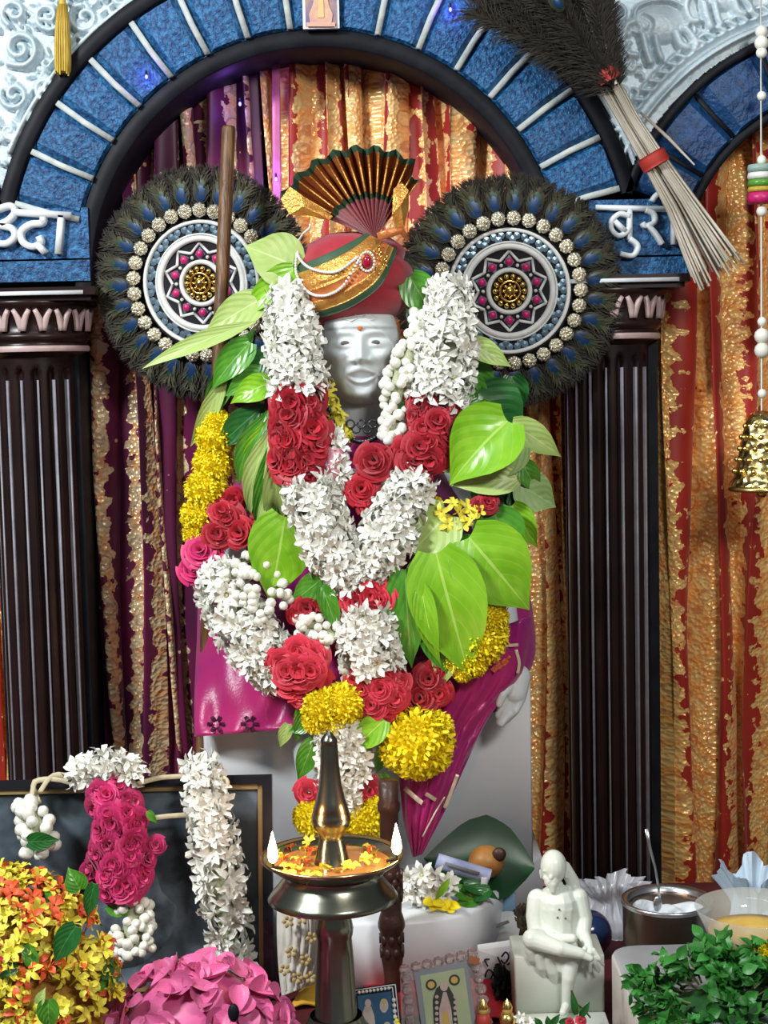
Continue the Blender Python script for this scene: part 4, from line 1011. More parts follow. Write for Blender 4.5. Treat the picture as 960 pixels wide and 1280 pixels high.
LF_H = ([0, .06, .14, .28, .42, .6, .78, .9, 1], [.42, .70, .90, 1., .97, .78, .42, .16, .004])
LF_N = ([0, .1, .25, .45, .65, .82, .93, 1], [.05, .40, .80, 1., .82, .46, .18, .004])
def leaf_geo(base, tip, width, nrm, cup=.2, bend=.1, heart=.45, twist=0., th=.0009):
    base, tip = Vector(base), Vector(tip); a = tip - base; L_ = a.length; a.normalize()
    nrm = Vector(nrm); nrm = (nrm - a * nrm.dot(a)).normalized(); side = a.cross(nrm); nr, nc = 14, 9; v = []; uv = []; nv = []
    pk = heart ** heart * (1 - heart) ** (1 - heart) if 0 < heart < 1 else 1
    for i in range(nr):
        t_ = i / (nr - 1); tt = .02 + .98 * t_
        w_ = width / 2 * float(np.interp(t_, *(LF_N if heart >= .5 else LF_H)))
        q = Quaternion(a, twist * t_); sd = q @ side; nn = q @ nrm
        for j in range(nc):
            u = j / (nc - 1) * 2 - 1
            back = -(.10 * width * abs(u) ** 1.5) * max(0, 1 - 5 * t_) if heart < .5 else 0             # heart lobes behind the stalk
            p = base + a * (L_ * t_ + back) + sd * u * w_ + nn * (cup * w_ * abs(u) ** 1.6 + bend * L_ * (4 * t_ * (1 - t_)) * .5 - bend * L_ * .9 * t_ * t_ + .02 * w_ * math.sin(7 * t_ + 3 * u))
            v.append(p); uv.append((j / (nc - 1), t_)); nv.append(nn)
    n = len(v); f = [tuple(reversed(q)) for q in grid_faces(nr, nc)]; m = [0] * len(f)
    v2 = v + [p - k * th for p, k in zip(v, nv)]; f2 = [tuple(n + k for k in reversed(q)) for q in f]
    return v2, f + f2, m + [1] * len(f2), uv + uv
def leaf(parent, bpx, tpx, wpx, mat, Y, dY=0., cup=.2, bend=.12, heart=.42, n=(0, -1, .15), twist=0., name='leaf', under=None):
    p0, p1 = P(bpx[0], bpx[1], Y), P(tpx[0], tpx[1], Y + dY)
    v, f, m, uv = leaf_geo(p0, p1, wpx * U(Y), n, cup, bend, heart, twist)
    o = obj(name, v, f, [mat, under or m_leaf_under], parent, m, True, uv)
    return o
def leaf_inst_mesh(mat, name, width=.55, cup=.25, bend=.2, heart=.45, nr_=None):
    v, f, m, uv = leaf_geo((0, 0, 0), (0, 1, 0), width, (0, 0, 1), cup, bend, heart, th=.004); return mesh(name, v, f, [mat, m_leaf_under], m, True, uv)

def strand(parent, path, meshes, name, n, size, seed=0, core=None, spread=2.0, face=0., squash=.7, tip=.35, depth=.8):
    """flowers set around a thread: path = (px, py, Y, half width in px); size in px"""
    r_ = random.Random(seed); K = smooth_path(path, 40); pts = [P(k[0], k[1], k[2]) for k in K]
    if core is not None:
        mb = MB().tube(pts, [max(.002, (k[3] * .42) * U(k[2])) for k in K], 10); mb.build('garland_core', core, parent)
    for i in range(n):
        t_ = (i + r_.uniform(.1, .9)) / n * 39; j = min(int(t_), 38); u = t_ - j; c = pts[j].lerp(pts[j + 1], u); ax = (pts[j + 1] - pts[j]).normalized()
        hw = (K[j][3] * (1 - u) + K[j + 1][3] * u); Yk = K[j][2]; sd = ax.cross(FRONT).normalized(); fr_ = sd.cross(ax).normalized()
        if fr_.dot(FRONT) < 0: fr_ = -fr_
        al = ((i * .618034 + r_.uniform(-.18, .18)) % 1.) * 2 * spread - spread
        d = fr_ * math.cos(al) + sd * math.sin(al)
        rad = max(.2, hw - size * squash) * U(Yk)
        p = c + (fr_ * math.cos(al) * depth + sd * math.sin(al)) * rad
        dirn = (d * (1 - face) + FRONT * face + ax * r_.uniform(-tip, tip) + sd * r_.uniform(-tip, tip) * .5).normalized()
        link(name, meshes[r_.randrange(len(meshes))], parent, p, aim(dirn, r_.uniform(0, 6.28)), size * U(Yk) * r_.uniform(.85, 1.15))
def place(parent, lst, meshes, name, Y, seed=0, jit=.25):
    """single flowers: (px, py, radius px[, dY])"""
    r_ = random.Random(seed)
    for q in lst:
        Yq = Y + (q[3] if len(q) > 3 else 0.)
        link(name, meshes[r_.randrange(len(meshes))], parent, P(q[0], q[1], Yq), aim((r_.uniform(-jit, jit), -1, r_.uniform(-jit, jit) + .15), r_.uniform(0, 6.28)), q[2] * U(Yq))
m_core = M('garland_thread_core', (.42, .45, .30), .8)
m_core_r = M('rose_core', (.20, .006, .015), .8)

# ------------------------------------------------------------------ garlands on the statue
G = thing('rose_tuberose_garland', 'white tuberose and red rose garland in a V around the statue neck', 'garland', P(455, 900, 2.09))
strand(G, [(362, 366, 2.125, 26), (366, 420, 2.105, 34), (374, 492, 2.085, 36)], TUB, 'tuberose', 59, 19, 1, m_core)
strand(G, [(560, 362, 2.125, 26), (562, 420, 2.10, 34), (548, 505, 2.08, 36)], TUB, 'tuberose', 63, 19, 2, m_core)
strand(G, [(372, 496, 2.082, 32), (374, 545, 2.078, 34), (372, 596, 2.075, 30)], ROSE, 'rose', 17, 23, 3, m_core_r, 1.4, .35, .5)
strand(G, [(546, 512, 2.082, 34), (538, 550, 2.075, 34), (515, 590, 2.07, 26)], ROSE, 'rose', 17, 20, 4, m_core_r, 1.4, .35, .5)
place(G, [(468, 576, 24, 0), (452, 612, 22, .004), (462, 632, 18, .008), (490, 582, 22, .01), (505, 566, 20, .006)], ROSE, 'rose', 2.062, 5)
strand(G, [(384, 606, 2.062, 28), (398, 650, 2.055, 34), (425, 700, 2.05, 34), (448, 726, 2.048, 28)], TUB, 'tuberose', 59, 20, 6, m_core)
strand(G, [(520, 598, 2.062, 26), (500, 640, 2.055, 34), (474, 690, 2.05, 34), (455, 726, 2.048, 26)], TUB, 'tuberose', 55, 20, 7, m_core)
place(G, [(446, 752, 21), (474, 748, 22, -.004), (462, 744, 18, -.008), (432, 752, 14, .006)], ROSEP, 'rose', 2.038, 8)
strand(G, [(462, 766, 2.038, 30), (460, 800, 2.034, 38), (466, 836, 2.032, 36)], TUB, 'tuberose', 42, 19, 9, m_core)
place(G, [(455, 862, 21, 0), (482, 848, 20, 0), (466, 880, 20, -.004), (492, 872, 20, -.002), (476, 862, 19, -.010), (445, 848, 15, .006), (500, 852, 15, .006), (484, 890, 15, .004)], ROSEP, 'rose', 2.022, 10)

O = thing('outer_garland', 'outer garland of yellow chrysanthemums, red roses and white blossoms on statue lap', 'garland', P(440, 1040, 2.06))
place(O, [(270, 548, 27), (266, 580, 27), (258, 612, 29), (250, 645, 26), (246, 668, 19), (272, 530, 20)], MUM, 'chrysanthemum', 2.135, 11)
place(O, [(285, 648, 22), (300, 665, 22, -.006), (272, 668, 21), (315, 660, 18), (290, 625, 17, .01), (278, 640, 18)], ROSE, 'rose', 2.115, 12)
place(O, [(252, 690, 24), (242, 712, 20, .008), (262, 705, 18)], ROSEM, 'rose', 2.118, 13)
strand(O, [(272, 712, 2.105, 26), (290, 760, 2.085, 36), (325, 812, 2.065, 38), (352, 845, 2.055, 26)], TUB, 'tuberose', 68, 19, 14, m_core)
strand(O, [(295, 705, 2.085, 24), (318, 730, 2.075, 34), (345, 770, 2.06, 30)], BUD, 'jasmine_bud', 46, 10, 15, None, 1.6)
place(O, [(384, 760, 20), (404, 752, 18), (372, 768, 14)], ROSE, 'rose', 2.058, 16)
strand(O, [(372, 784, 2.058, 14), (396, 780, 2.052, 18), (420, 800, 2.046, 20)], BUD, 'jasmine_bud', 30, 10, 17, m_core, 1.8)
place(O, [(376, 838, 31, -.006), (352, 828, 20), (362, 856, 20), (392, 820, 20), (398, 850, 20), (378, 868, 17), (372, 812, 18), (360, 840, 20, -.012), (388, 838, 20, -.016)], ROSEP, 'rose', 2.035, 18)
place(O, [(405, 886, 30), (430, 880, 30, -.004), (420, 900, 24), (396, 900, 20)], MUM, 'chrysanthemum', 2.025, 19)
strand(O, [(428, 905, 2.03, 30), (428, 950, 2.03, 38), (438, 1000, 2.03, 32)], TUB, 'tuberose', 49, 18, 20, m_core)
place(O, [(386, 990, 18), (460, 988, 20), (452, 1004, 16)], ROSEP, 'rose', 2.025, 21)
place(O, [(390, 1022, 26), (420, 1030, 30), (455, 1026, 30), (470, 1010, 20)], MUM, 'chrysanthemum', 2.02, 22)
place(O, [(604, 800, 33), (612, 772, 26), (590, 825, 24), (566, 824, 20), (578, 838, 16), (618, 790, 20)], MUM, 'chrysanthemum', 2.05, 23)
place(O, [(536, 848, 20), (526, 872, 22), (548, 866, 18), (516, 886, 16), (544, 836, 14)], ROSE, 'rose', 2.045, 24)
place(O, [(522, 928, 49), (502, 938, 30), (544, 912, 26), (540, 944, 26)], MUM, 'chrysanthemum', 2.03, 25)
place(O, [(574, 640, 14), (590, 648, 13), (560, 655, 13), (584, 634, 12), (566, 630, 12), (552, 640, 12), (580, 656, 12), (600, 640, 10)], LEMF, 'yellow_flower', 2.045, 26, .8)
place(O, [(576, 548, 13), (545, 630, 10), (588, 546, 10)], MUM, 'chrysanthemum', 2.075, 27)
place(O, [(610, 628, 14), (598, 632, 12)], ROSE, 'rose', 2.05, 28)

Bd = thing('jasmine_bud_string', 'string of round white jasmine buds hanging beside the marble face', 'garland', P(490, 575, 2.09))
strand(Bd, [(528, 392, 2.13, 14), (520, 430, 2.115, 18), (500, 470, 2.10, 20), (492, 520, 2.09, 18), (486, 556, 2.08, 14)], BUD, 'jasmine_bud', 74, 10.5, 31, m_core, 2.2)
Ys = thing('yellow_flower_string', 'short string of small yellow flowers at the statue neck', 'garland', P(425, 560, 2.11))
strand(Ys, [(404, 480, 2.13, 12), (418, 512, 2.115, 14), (432, 550, 2.10, 12)], LEMF, 'yellow_flower', 30, 10, 32, M('yellow_core', (.65, .5, .03), .6), 1.8)
for x, y in ((408, 498), (411, 512), (416, 527), (424, 552)): link('dark_bead', simple_ball('dark_bead', m_navy, 6, 8), Ys, P(x, y, 2.098), None, 3.4 * U(2.1))
strand(G, [(414, 540, 2.085, 12), (424, 580, 2.075, 14), (428, 615, 2.07, 10)], TUB, 'tuberose', 15, 15, 33, m_core)
mb = MB(); ribbon([P(420, 560, 2.068), P(418, 580, 2.066), P(412, 600, 2.066)], [.022, .020, .014], .003, mb); o = mb.build('satin_ribbon', m_pinkpot); tag(o, 'small pale pink ribbon between rose cluster and neck', 'ribbon')
Nk = thing('silver_necklace', 'dark oxidised silver necklace on the statue chest below chin', 'necklace', P(450, 560, 2.13))
for k in range(34):
    a = PI + PI * k / 33; x, y = 452 + 40 * math.cos(a), 500 - 52 * math.sin(a); mb = MB().ball(P(x, y, 2.118 - .02 * abs(math.sin(a))), 3.4 * U(2.1), 5, 8); mb.build('bead', m_darkmetal, Nk)
for k in range(5):
    x, y = 438 + 7 * k, 530 + 6 * (k % 2); c = P(x, y, 2.10); v = []
    mb = MB().tube([c + Vector((.0055 * math.cos(q * PI / 6), -.001, .0055 * math.sin(q * PI / 6))) for q in range(13)], .0013, 6, 0, False); mb.build('ring_link', m_darkmetal, Nk)

# leaves
LL = thing('leaf_garland', 'garland of long green leaves hanging over the left shoulder of statue', 'garland', P(310, 690, 2.14))
for b_, t_, w_, m_, Y, dY, cu, be, he, tw in (
    ((370, 334), (306, 306), 70, m_leaf_y, 2.13, -.01, .1, .10, .40, 0), ((368, 336), (300, 398), 38, m_leaf_b, 2.125, -.01, .3, .12, .45, .3), ((326, 374), (254, 416), 44, m_leaf_y, 2.12, -.01, .15, .1, .42, 0),
    ((320, 402), (176, 457), 24, m_leaf_y, 2.11, -.02, .3, .08, .5, .2), ((318, 410), (244, 548), 34, m_leaf_m, 2.12, .02, .35, .12, .5, .2), ((285, 465), (238, 560), 24, m_leaf_y, 2.118, .02, .3, .05, .5, -.2),
    ((312, 428), (262, 486), 40, m_leaf_m, 2.108, 0, .3, .12, .45, .3), ((334, 440), (300, 482), 30, m_leaf_d, 2.108, 0, .3, .1, .45, 0), ((338, 478), (286, 502), 36, m_leaf_b, 2.10, 0, .25, .15, .45, .3), ((328, 465), (280, 495), 34, m_leaf_m, 2.106, 0, .2, .1, .45, 0),
    ((336, 512), (288, 606), 30, m_leaf_m, 2.10, .01, .35, .22, .5, .5), ((340, 520), (300, 600), 26, m_leaf_b, 2.098, .01, .3, .22, .5, .4), ((340, 530), (302, 648), 30, m_leaf_y, 2.095, .01, .35, .22, .5, .5), ((340, 548), (318, 680), 24, m_leaf_m, 2.092, .01, .35, .2, .5, .3),
    ((344, 562), (342, 676), 38, m_leaf_y, 2.085, .01, .4, .22, .5, -.3), ((336, 590), (316, 700), 10, m_leaf_y, 2.083, .0, .2, .1, .5, 0), ((332, 505), (270, 560), 40, m_leaf_d, 2.115, .0, .2, .1, .5, 0),
    ((356, 646), (338, 754), 84, m_leaf_b, 2.07, -.005, .12, .06, .36, -.2), ((404, 722), (362, 756), 34, m_leaf_m, 2.055, 0, .15, .1, .42, 0), ((402, 734), (424, 792), 26, m_leaf_m, 2.043, 0, .5, .1, .45, 0),
    ((350, 700), (372, 720), 30, m_leaf_d, 2.08, 0, .2, .1, .45, 0), ((380, 880), (370, 930), 20, m_leaf_m, 2.04, 0, .2, .1, .45, 0), ((392, 925), (372, 978), 30, m_leaf_m, 2.03, 0, .2, .1, .45, 0), ((360, 905), (350, 935), 18, m_leaf_y, 2.05, 0, .2, .1, .45, 0), ((388, 905), (360, 915), 18, m_leaf_m, 2.04, 0, .2, .1, .45, 0),
    ((372, 470), (345, 462), 30, m_leaf_m, 2.12, 0, .2, .1, .45, 0)):
    leaf(LL, b_, t_, w_, m_, Y, dY, cu, be, he, (.15, -1, .2), tw)
mb = MB().tube([P(372, 325, 2.14), P(330, 405, 2.125), P(336, 500, 2.11), P(346, 640, 2.09)], .0022, 6); mb.build('vine', m_stem, LL)
LR = thing('betel_leaf_garland', 'bunch of broad heart-shaped betel leaves on the right of statue', 'garland', P(600, 850, 2.08))
for b_, t_, w_, m_, Y, dY, cu, be, he, tw in (
    ((598, 492), (656, 545), 78, m_leaf_d, 2.11, 0, .1, .1, .40, 0), ((590, 452), (618, 498), 34, m_leaf_m, 2.115, 0, .2, .1, .45, 0), ((600, 500), (590, 545), 38, m_leaf_m, 2.10, 0, .3, .1, .45, 0),
    ((634, 526), (560, 603), 92, m_leaf_b, 2.052, -.012, .40, .16, .38, .1), ((654, 556), (596, 600), 50, m_leaf_under, 2.062, 0, .2, .1, .42, 0), ((592, 566), (528, 580), 46, m_leaf_y, 2.068, 0, .15, .1, .42, 0),
    ((640, 530), (704, 571), 38, m_leaf_y, 2.085, .01, .35, .12, .40, 0), ((652, 578), (674, 618), 30, m_leaf_m, 2.08, 0, .3, .1, .45, 0), ((650, 606), (696, 634), 52, m_leaf_under, 2.08, 0, .2, .1, .40, 0), ((646, 612), (660, 650), 36, m_leaf_d, 2.085, 0, .2, .1, .45, 0),
    ((646, 598), (564, 606), 40, m_leaf_y, 2.052, 0, .2, .1, .42, 0), ((640, 632), (672, 686), 36, m_leaf_b, 2.07, 0, .3, .1, .42, .2), ((618, 640), (636, 704), 66, m_leaf_m, 2.056, 0, .15, .1, .38, 0),
    ((586, 672), (664, 764), 104, m_leaf_b, 2.035, 0, .16, .12, .38, .0), ((572, 676), (600, 726), 50, m_leaf_m, 2.048, 0, .2, .1, .4, 0), ((560, 642), (512, 694), 74, m_leaf_y, 2.05, 0, .12, .08, .42, 0),
    ((545, 692), (588, 852), 100, m_leaf_b, 2.028, -.004, .18, .10, .38, .0), ((530, 700), (545, 752), 58, m_leaf_under, 2.036, 0, .15, .1, .40, 0), ((506, 712), (514, 838), 52, m_leaf_m, 2.032, 0, .25, .10, .42, 0), ((526, 732), (548, 836), 30, m_leaf_b, 2.022, 0, .4, .14, .45, .3),
    ((556, 812), (556, 856), 34, m_leaf_y, 2.04, 0, .2, .1, .42, 0), ((536, 778), (562, 846), 40, m_leaf_m, 2.034, 0, .2, .1, .42, 0), ((480, 900), (438, 940), 38, m_leaf_b, 2.012, 0, .15, .12, .42, 0), ((484, 930), (470, 968), 20, m_leaf_m, 2.03, 0, .2, .1, .42, 0), ((476, 968), (492, 996), 18, m_leaf_m, 2.03, 0, .3, .1, .45, 0),
    ((512, 346), (546, 402), 46, m_leaf_m, 2.135, 0, .2, .1, .42, 0), ((520, 380), (535, 425), 34, m_leaf_d, 2.135, 0, .2, .1, .42, 0), ((586, 428), (640, 458), 30, m_leaf_y, 2.095, 0, .25, .1, .45, 0), ((580, 470), (606, 520), 40, m_leaf_m, 2.115, 0, .2, .1, .45, 0),
    ((510, 508), (490, 520), 20, m_leaf_d, 2.085, 0, .2, .1, .45, 0), ((640, 470), (650, 520), 36, m_leaf_d, 2.13, 0, .2, .1, .45, 0), ((600, 600), (650, 640), 60, m_leaf_d, 2.088, 0, .2, .1, .45, 0), ((560, 690), (610, 760), 70, m_leaf_d, 2.06, 0, .2, .1, .45, 0)):
    leaf(LR, b_, t_, w_, m_, Y, dY, cu, be, he, (-.1, -1, .25), tw)
mb = MB().tube([P(575, 440, 2.13), P(610, 520, 2.12), P(640, 610, 2.095), P(600, 700, 2.07), P(520, 740, 2.05)], .0022, 6); mb.build('vine', m_stem, LR)

# ------------------------------------------------------------------ oil lamp
YL = 1.75
lc = P(415, 1070, YL); s = U(YL)
def LZ(y): return P(415, y, YL).z
t = thing('oil_lamp', 'tall bronze oil lamp with two burning wicks before the statue', 'lamp', (lc.x, YL, 0))
mb = MB().lathe((lc.x, YL, 0), [(.0, 0), (.075, 0), (.078, .006), (.070, .016), (.045, .026), (.034, .040), (.030, .050)] , 48); mb.build('foot', m_brass_dark, t)
mb = MB().lathe((lc.x, YL, 0), [(r * s, z) for r, z in ((30, .045), (27.5, LZ(1270)), (24, LZ(1190)), (22.5, LZ(1172)), (24, LZ(1168)), (25, LZ(1160)), (23.5, LZ(1152)), (20, LZ(1138)), (18, LZ(1130)), (22, LZ(1122)))], 48); mb.build('stem', m_brass_dark, t)
zr = LZ(1074)
mb = MB().lathe((lc.x, YL, 0), [(r * s, zr + d * s) for r, d in ((22, -54), (60, -52), (80, -52), (83.5, -50), (79, -43), (71, -34), (65, -26), (61, -18), (64, -14), (72, -11), (88, 1), (91, 4), (89.5, 6), (84, 2), (70, -7), (45, -12), (10, -13), (0, -13))], 64); mb.build('oil_dish', m_brass_dark, t)
mb = MB().lathe((lc.x, YL, 0), [(r * s, zr + d * s) for r, d in ((87, 0), (91.5, 3.5), (91.5, 6), (89.5, 7), (85, 3.5))], 64); mb.build('dish_rim', m_brass, t)
tz = lambda y: LZ(y) 
mb = MB().lathe((lc.x, YL, 0), [(r * s, z) for r, z in ((27, zr - 12 * s), (22, tz(1076)), (19, tz(1062)), (16, tz(1050)), (15.5, tz(1044)), (18, tz(1038)), (23, tz(1032)), (25, tz(1024)), (24.5, tz(1018)), (22.5, tz(1013)), (22.8, tz(1012)), (19, tz(1000)), (14.5, tz(980)), (12, tz(955)), (11, tz(932)), (10.4, tz(929)), (11, tz(927)), (10.4, tz(924)), (6, tz(918)), (1, tz(913)), (0, tz(912)))], 40); mb.build('finial', m_brass_dark, t)
m_oil = M('lamp_oil', (.50, .26, .08), .08, col2=(.42, .2, .06))
mb = MB().lathe((lc.x, YL, 0), [(76 * s, zr - 4.5 * s), (30 * s, zr - 4.2 * s), (0, zr - 4.2 * s)], 48); mb.build('oil', m_oil, t)
r_ = random.Random(5)
for k in range(46):
    a = r_.uniform(0, 2 * PI); r = r_.uniform(34, 78) * s; m_ = (LEMF, PET, ORGF, LEMF)[k % 4]
    q = link('petal', m_[r_.randrange(len(m_))] if k % 4 != 1 else petal_mesh(m_lemon, k, 'lamp_petal'), t, (lc.x + r * math.cos(a), YL + r * math.sin(a), zr + r_.uniform(-3, 3) * s), aim((r_.uniform(-.6, .6), r_.uniform(-.6, .6), 1), r_.uniform(0, 6)), r_.uniform(7, 11) * s)
for px, py in ((335, 1076), (493, 1066)):
    c = P(px, py, YL - (.045 if px < 400 else .02)); a = math.atan2(c.y - YL, c.x - lc.x); rr = 86 * s; c = Vector((lc.x + rr * math.cos(a), YL + rr * math.sin(a), zr + 6 * s))
    mb = MB().tube([c + Vector((-.012 * math.cos(a), -.012 * math.sin(a), -.003)), c, c + UP * .006], [.002, .0022, .0012], 6); w_ = mb.build('wick', m_wick, t)
    fl = MB().lathe(c + UP * .004, [(0, 0), (.0042, .003), (.0058, .009), (.0050, .017), (.0026, .027), (.0008, .035), (0, .037)], 14); fo = fl.build('flame', m_flame, w_)
    l = bpy.data.lights.new('flame_light', 'POINT'); l.energy = .22; l.color = (1., .42, .14); l.shadow_soft_size = .008; lo = bpy.data.objects.new('flame_light', l); COL.objects.link(lo); lo.parent = t; lo.location = c + UP * .05 + Vector((0, -.004, 0)) - WORLD[t.name]

# ------------------------------------------------------------------ carved staff in front of the plinth
XS = 488; YS = 1.918
cx = P(XS, 1100, YS).x; s = U(YS); zz = lambda y: P(XS, y, YS).z
t = thing('carved_wooden_post', 'dark carved wooden post standing against the marble plinth', 'post', (cx, YS, 0))
prof = [(13, zz(975)), (12.5, zz(1000)), (14.5, zz(1004)), (14.5, zz(1012)), (12, zz(1016)), (12, zz(1080)), (13, zz(1084)), (15, zz(1110)), (13.5, zz(1140)), (15, zz(1144)), (17.5, zz(1153)), (17.5, zz(1158)), (15, zz(1164)), (14, zz(1180)), (14.5, zz(1196)), (13, zz(1205)), (11, .03), (11, 0), (0, 0)]
mb = MB().lathe((cx, YS, 0), [(0, zz(975))] + [(r * s, z) for r, z in prof], 28); mb.f = [tuple(reversed(f)) for f in mb.f]; mb.build('turned_shaft', m_carved, t)
for row in range(6):
    for k in range(8):
        a = 2 * PI * (k + .5 * (row % 2)) / 8; y = 1092 + row * 9 if row < 4 else 1172 + (row - 4) * 16; d = Vector((math.cos(a), math.sin(a), 0)); p = Vector((cx, YS, zz(y))) + d * 14 * s
        mb = MB(); ribbon([p + UP * 6 * s, p, p - UP * 7 * s], [4 * s, 8 * s, 2 * s], 2.2 * s, mb, dirn=d); mb.build('carved_leaf', m_carved, t)

# ------------------------------------------------------------------ framed portrait with its garland, on the left
fr_b = Vector((P(345, 1240, 1.93).x, 1.925, 0)); top = P(331, 968, 2.0)
nx = Vector((1, 0, 0)); hgt = Vector((0, .075, top.z)); H = hgt.length; uz = hgt.normalized(); nf = nx.cross(uz).normalized(); nf = nf if nf.y < 0 else -nf
XR = (fr_b.x + top.x) / 2 + .004; XL_ = P(-75, 1000, 1.97).x
def FP(x, z, d=0.): return Vector((x, 1.925, 0)) + uz * z + nf * d
t = thing('framed_portrait', 'black framed portrait photograph leaning behind the heap of flowers', 'picture', ((XR + XL_) / 2, 1.925, 0))
def fbox(x0, x1, z0, z1, d0, d1, name, mat):
    v = [FP(x, z, d) for d in (d0, d1) for x, z in ((x0, z0), (x1, z0), (x1, z1), (x0, z1))]
    return obj(name, v, [(3, 2, 1, 0), (4, 5, 6, 7), (0, 1, 5, 4), (1, 2, 6, 5), (2, 3, 7, 6), (3, 0, 4, 7)], mat, t, smooth=False)
fw = .0125
for (x0, x1, z0, z1) in ((XL_, XR, H - fw, H), (XL_, XR, 0, fw), (XL_, XL_ + fw, fw, H - fw), (XR - fw, XR, fw, H - fw)): fbox(x0, x1, z0, z1, -.006, .010, 'frame_bar', m_frame_bk)
for (x0, x1, z0, z1) in ((XL_ + fw, XR - fw, H - fw - .006, H - fw), (XL_ + fw, XR - fw, fw, fw + .006), (XL_ + fw, XL_ + fw + .006, fw, H - fw), (XR - fw - .006, XR - fw, fw, H - fw)): fbox(x0, x1, z0, z1, -.004, .006, 'gilt_liner', m_frame_gd)
m_photo = M('portrait_print', (.008, .014, .018), .25, col2=(.17, .23, .29), ns=11, contrast=(.47, .74), spec=.4)
pho = fbox(XL_ + fw, XR - fw, fw, H - fw, -.006, .000, 'photograph', m_photo)
# portrait figure, printed: a hazy grey-blue seated shape
m_ph1 = M('print_haze', (.15, .20, .25), .25, col2=(.006, .010, .014), ns=18, contrast=(.4, .6))
xm = P(150, 1100, 1.95).x
v = [FP(xm + a * .052, .115 + b * .075, .0006) for a, b in [(math.cos(q * PI / 12) * (1 if math.sin(q * PI / 12) > 0 else 1.35), math.sin(q * PI / 12)) for q in range(24)]]
obj('printed_figure', v, [tuple(range(24))], m_ph1, pho)
v = [FP(xm - .012 + .026 * math.cos(q * PI / 10), .205 + .033 * math.sin(q * PI / 10), .0008) for q in range(20)]
obj('printed_head', v, [tuple(range(20))], m_ph1, pho)
v = [FP(x, z, .0022) for x, z in ((XL_ + fw, fw), (XR - fw, fw), (XR - fw, H - fw), (XL_ + fw, H - fw))]; 
v += [p - nf * .001 for p in v]
obj('glass_pane', v, [(0, 1, 2, 3), (7, 6, 5, 4), (0, 4, 5, 1), (1, 5, 6, 2), (2, 6, 7, 3), (3, 7, 4, 0)], m_pane, t, smooth=False)

Gf = thing('portrait_garland', 'white tuberose and magenta rose garland hung over framed portrait', 'garland', P(140, 1200, 1.93))
YF = 1.95
strand(Gf, [(252, 956, 1.985, 20), (258, 990, 1.955, 24), (268, 1050, 1.94, 30), (280, 1130, 1.925, 30), (292, 1206, 1.91, 26)], TUB, 'tuberose', 63, 21, 41, m_core, 2.0)
strand(Gf, [(98, 968, 1.965, 14), (130, 960, 1.955, 24), (168, 970, 1.95, 18)], TUB, 'tuberose', 21, 21, 42, m_core, 1.8)
strand(Gf, [(136, 985, 1.945, 28), (148, 1030, 1.93, 38), (150, 1080, 1.918, 40), (152, 1115, 1.912, 30)], ROSEM, 'rose', 40, 17, 43, m_core_r, 1.4, .3, .5)
place(Gf, [(196, 1056, 12), (115, 1090, 16)], ROSEM, 'rose', 1.92, 44)
strand(Gf, [(28, 1000, 1.955, 12), (45, 1030, 1.94, 24), (48, 1070, 1.93, 24)], BUD, 'jasmine_bud', 26, 13, 45, m_core, 1.9)
strand(Gf, [(172, 1120, 1.915, 16), (165, 1160, 1.905, 28), (172, 1195, 1.895, 24)], BUD, 'jasmine_bud', 38, 11, 46, m_core, 1.9)
for b_, t_, w_, m_ in (((35, 1052), (74, 1050), 24, m_leaf_d), ((135, 1130), (174, 1134), 30, m_leaf_m), ((185, 1014), (196, 1030), 10, m_leaf_m)): leaf(Gf, b_, t_, w_, m_, 1.905, 0, .15, .1, .45)
for pts in ([(50, 1004, 1.965), (42, 978, 1.975), (70, 974, 1.97), (110, 984, 1.96)], [(50, 990, 1.962), (70, 968, 1.972), (112, 978, 1.962)], [(170, 980, 1.955), (200, 972, 1.975), (235, 970, 1.975)], [(180, 1024, 1.945), (210, 1020, 1.948), (240, 1018, 1.948)], [(270, 968, 1.97), (284, 976, 1.955), (280, 992, 1.952)], [(40, 1000, 1.96), (44, 978, 1.97), (60, 975, 1.972)]):
    mb = MB(); ribbon([P(*q) for q in smooth_path(pts, 12)], .006, .003, mb); mb.build('fibre_cord', m_rope, Gf)

# ------------------------------------------------------------------ heap of loose flowers, left front
def dome_points(c, rx, ry, h, n, r_, lo=-.1):
    out = []
    for i in range(n):
        z = 1 - (1 - lo) * (i + r_.random()) / n; a = r_.uniform(0, 2 * PI); q = math.sqrt(max(0, 1 - z * z)); nrm = Vector((q * math.cos(a) / rx, q * math.sin(a) / ry, z / h)).normalized()
        out.append((Vector((c[0] + rx * q * math.cos(a), c[1] + ry * q * math.sin(a), c[2] + h * z)), nrm))
    return out
r_ = random.Random(21)
hx = P(5, 1180, 1.64).x; hc_ = (hx, 1.66, .075); hrx, hry, hh = .118, .10, .175
mb = MB().lathe((hx, 1.66, 0), [(0, .0), (.085, .0), (.10, .02), (.125, .085), (.130, .092), (.124, .09), (.10, .03), (0, .02)], 40); o = mb.build('cane_basket', m_basket); tag(o, 'round cane basket under the heap of loose flowers', 'basket')
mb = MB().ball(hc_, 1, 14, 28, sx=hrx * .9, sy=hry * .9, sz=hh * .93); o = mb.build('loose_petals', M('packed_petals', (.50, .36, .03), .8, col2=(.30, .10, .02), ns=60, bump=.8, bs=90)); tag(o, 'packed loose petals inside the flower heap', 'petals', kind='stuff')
GRP = 'loose flowers heaped in the basket'
pts = [p for p in dome_points(hc_, hrx, hry, hh, 760, r_, .0) if p[0].y < 1.70]
def pick_kind(p):
    u = r_.random(); up = (p[0].z - .14) / .1 + (p[0].x - hx) * 3
    return 'o' if u < .07 + .28 * max(0, min(1, up - .15)) else ('l' if u > .955 else ('p' if u > .93 else 'y'))
cnt = 0
